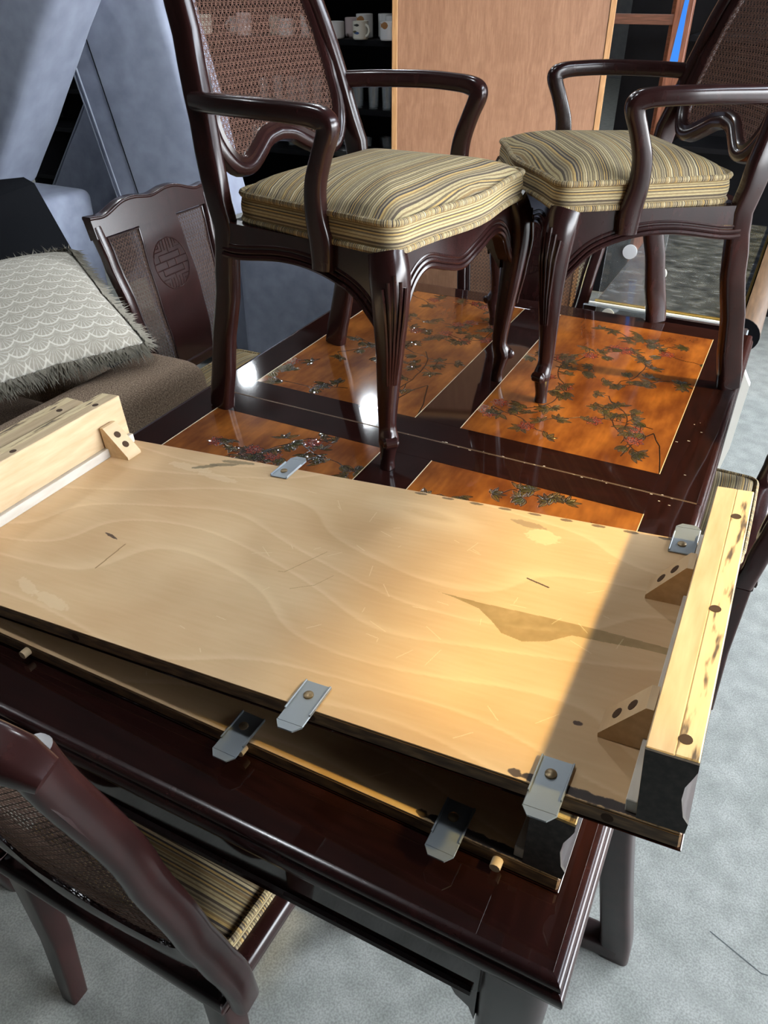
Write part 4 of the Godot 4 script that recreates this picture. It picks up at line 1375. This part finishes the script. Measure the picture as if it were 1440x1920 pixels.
func black_shelf():
	var t := thing("black_shelf", "black open shelf unit holding mugs and clear glasses", "shelf", Vector3(-2.9, 0, -3.05))
	slab("back_panel", Vector3(0, .95, -.19), Vector3(3.0, 1.9, .02), M.black, t)
	for x in [-1.49, 1.49]: slab("side_panel", Vector3(x, .95, 0), Vector3(.025, 1.9, .38), M.black, t)
	slab("divider", Vector3(.0, .95, 0), Vector3(.025, 1.86, .37), M.black, t)
	for y in [.12, .42, .745, .985, 1.318, 1.65, 1.885]: slab("shelf_board", Vector3(0, y, 0), Vector3(2.955, .028, .37), M.black, t)
	var sy := 1.333
	var mm := [[-2.045, -2.93, .105, .040, "ceramic", 0, "white mug partly behind the caned chair back, at the row's end"], [-1.945, -2.90, .092, .044, "ceramic", 0, "plain white mug in the front row on the black shelf, the taller one"], [-1.838, -2.885, .080, .042, "ceramic", 0, "short plain white mug with a glossy side in the front row"], [-1.818, -3.03, .093, .042, "ceramic_pink", 0, "pale pink mug in the back row behind the short mug"], [-1.722, -2.99, .112, .046, "ceramic", 2, "tall white mug behind the fish mug, printed dark"], [-1.685, -2.875, .084, .042, "ceramic_cream", 1, "cream mug printed with small fish, handle turned sideways"], [-1.625, -3.06, .112, .045, "ceramic", 0, "tall white mug in the back row next to the oak cabinet"], [-1.545, -2.985, .105, .044, "ceramic", 0, "white mug behind the brown-printed mug"], [-1.52, -2.87, .086, .042, "ceramic", 2, "white mug with a brown print beside the oak cabinet"]]
	for q in mm: mug(Vector3(q[0], sy, q[1]), q[2], q[3], -.35 if q[5] == 1 else 1.9, M[q[4]], q[6], q[5])
	for k in 5: mug(Vector3(-2.17 - k * .14, sy, -2.9 - (k % 2) * .12), .085 + .012 * (k % 3), .042, 1.2 + k, [M.ceramic, M.ceramic_cream, M.ceramic_pink][k % 3], "mug standing behind the woven cane of the chair back", 0)
	var rng := RandomNumberGenerator.new(); rng.seed = 3
	for k in 20:
		tumbler(Vector3(-2.36 + .045 * k + rng.randf_range(-.004, .004), 1.0, -2.92 - .10 * (k % 2) + rng.randf_range(-.008, .008)), rng.randf_range(.11, .15), .029, .024, "clear tall drinking glass in the row on the middle shelf")
	for k in 16:
		tumbler(Vector3(-2.5 + .065 * k, .76, -3.0 - .10 * (k % 2)), rng.randf_range(.05, .09), .030, .022, "small clear glass on the lower shelf")
	var b := thing("black_tray", "oval black lacquered tray with a shiny rim on the lower shelf", "tray", Vector3(-1.72, .7605, -2.865))
	var st := start()
	lathe(st, PackedVector2Array([Vector2(0, 0), Vector2(.16, 0), Vector2(.19, .035), Vector2(.196, .037), Vector2(.198, .033), Vector2(.165, -.004 + .004), Vector2(0, .004)]), 36, Transform3D(Basis.from_scale(Vector3(1.1, 1, .5)), Vector3.ZERO))
	obj("dish", st, mat(Color8(22, 20, 22), .2, .8), b)

func wooden_shelving():
	var t := thing("wooden_shelving", "dark shelving with reddish walnut posts and rails beside the oak cabinet", "shelving", Vector3(.6, 0, -3.2))
	slab("back_panel", Vector3(.2, 1.0, -.25), Vector3(2.4, 2.0, .02), M.black, t)
	for x in [-.672, .95]:
		slab("post", Vector3(x, 1.0, .175), Vector3(.078, 2.0, .05), M.walnut, t, .003)
		slab("post_edge", Vector3(x - .048, 1.0, .165), Vector3(.018, 2.0, .03), M.walnut_x, t, .002)
	slab("rail", Vector3(-.85, 1.443, .18), Vector3(.28, .042, .03), M.walnut_x, t, .002)
	for y in [.35, .9, 1.37]: slab("shelf_board", Vector3(.14, y, -.03), Vector3(1.54, .026, .38), M.black, t, .002)
	slab("shelf_board", Vector3(-.87, .62, -.03), Vector3(.26, .026, .38), M.black, t, .002)
	# crossed blue tape on the post
	var b := thing("masking_tape", "two crossed strips of bright blue tape stuck to the walnut post", "tape", Vector3(-.072, 0, -2.9994))
	for q in [[Vector2(.014, 1.62), Vector2(-.014, 1.24), .020], [Vector2(.006, 1.62), Vector2(.008, 1.24), .016]]:
		var a: Vector2 = q[0]; var c: Vector2 = q[1]; var d: Vector2 = (c - a).normalized(); var s: Vector2 = Vector2(-d.y, d.x) * float(q[2]) * .5
		var st := start()
		prism(st, PackedVector2Array([a + s, a - s, c - s, c + s]), .0008 if q[2] > .018 else .0016)
		obj("tape_strip", st, M.tape, b)

func slate_cabinet():
	var t := thing("slate_topped_cabinet", "low cabinet with dark slate top, gold rim and half-round wooden side", "cabinet", Vector3(.33, 0, -1.72))
	slab("body", Vector3(0, .34, 0), Vector3(.48, .64, 1.24), M.black, t, .004)
	slab("slate_top", Vector3(0, .715, 0), Vector3(.44, .05, 1.26), M.slate, t, .003)
	for q in [[Vector3(0, .7445, .617), Vector3(.44, .010, .009)], [Vector3(.216, .7435, 0), Vector3(.008, .008, 1.25)]]: slab("gold_rim", q[0], q[1], M.gold, t, .0005)
	slab("front_bevel", Vector3(0, .712, .640), Vector3(.50, .058, .018), M.chrome, t, .004)
	slab("front_fillet", Vector3(0, .7435, .634), Vector3(.47, .005, .008), M.felt, t, .001)
	var st := start()
	var half := PackedVector2Array()
	for i in 13: half.append(Vector2(cos(-PI * .5 + PI * i / 12.0) * .06, sin(-PI * .5 + PI * i / 12.0) * .055))
	prism(st, half, 1.3, Transform3D(Basis.IDENTITY, Vector3(.225, .715, -.01)))
	var r := obj("half_round_edge", st, M.roll, t)
	st = start(); prism(st, half, .004, Transform3D(Basis.IDENTITY, Vector3(.225, .715, .643)))
	obj("end_cap", st, M.charcoal, r)
	st = start(); prism(st, PackedVector2Array([Vector2(0, 0), Vector2(.045, .30), Vector2(.05, .52), Vector2(.0, .60), Vector2(-.02, .3)]), .03, Transform3D(Basis.IDENTITY, Vector3(.245, .05, .645)))
	obj("cream_board", st, M.cream, t)
	# clear glass sheet with felt pads; the lowest disc models a pad reflection
	var gl := thing("glass_sheet", "clear glass sheet with round white pads and one modelled pad reflection leaning at the table end", "glass sheet", Vector3(.215, .70, -1.03), 0)
	st = start()
	var lean := Transform3D(Basis(Vector3.RIGHT, -.12), Vector3.ZERO)
	box(st, Vector3(0, .23, 0), Vector3(.17, .46, .006), .001, lean)
	obj("pane", st, M.glass, gl)
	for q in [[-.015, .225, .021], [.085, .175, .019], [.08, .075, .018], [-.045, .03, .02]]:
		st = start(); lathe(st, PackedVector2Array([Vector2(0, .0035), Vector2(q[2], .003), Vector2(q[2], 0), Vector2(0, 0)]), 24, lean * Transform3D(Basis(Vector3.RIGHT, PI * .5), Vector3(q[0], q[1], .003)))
		obj("pad_or_reflection", st, M.felt, gl)
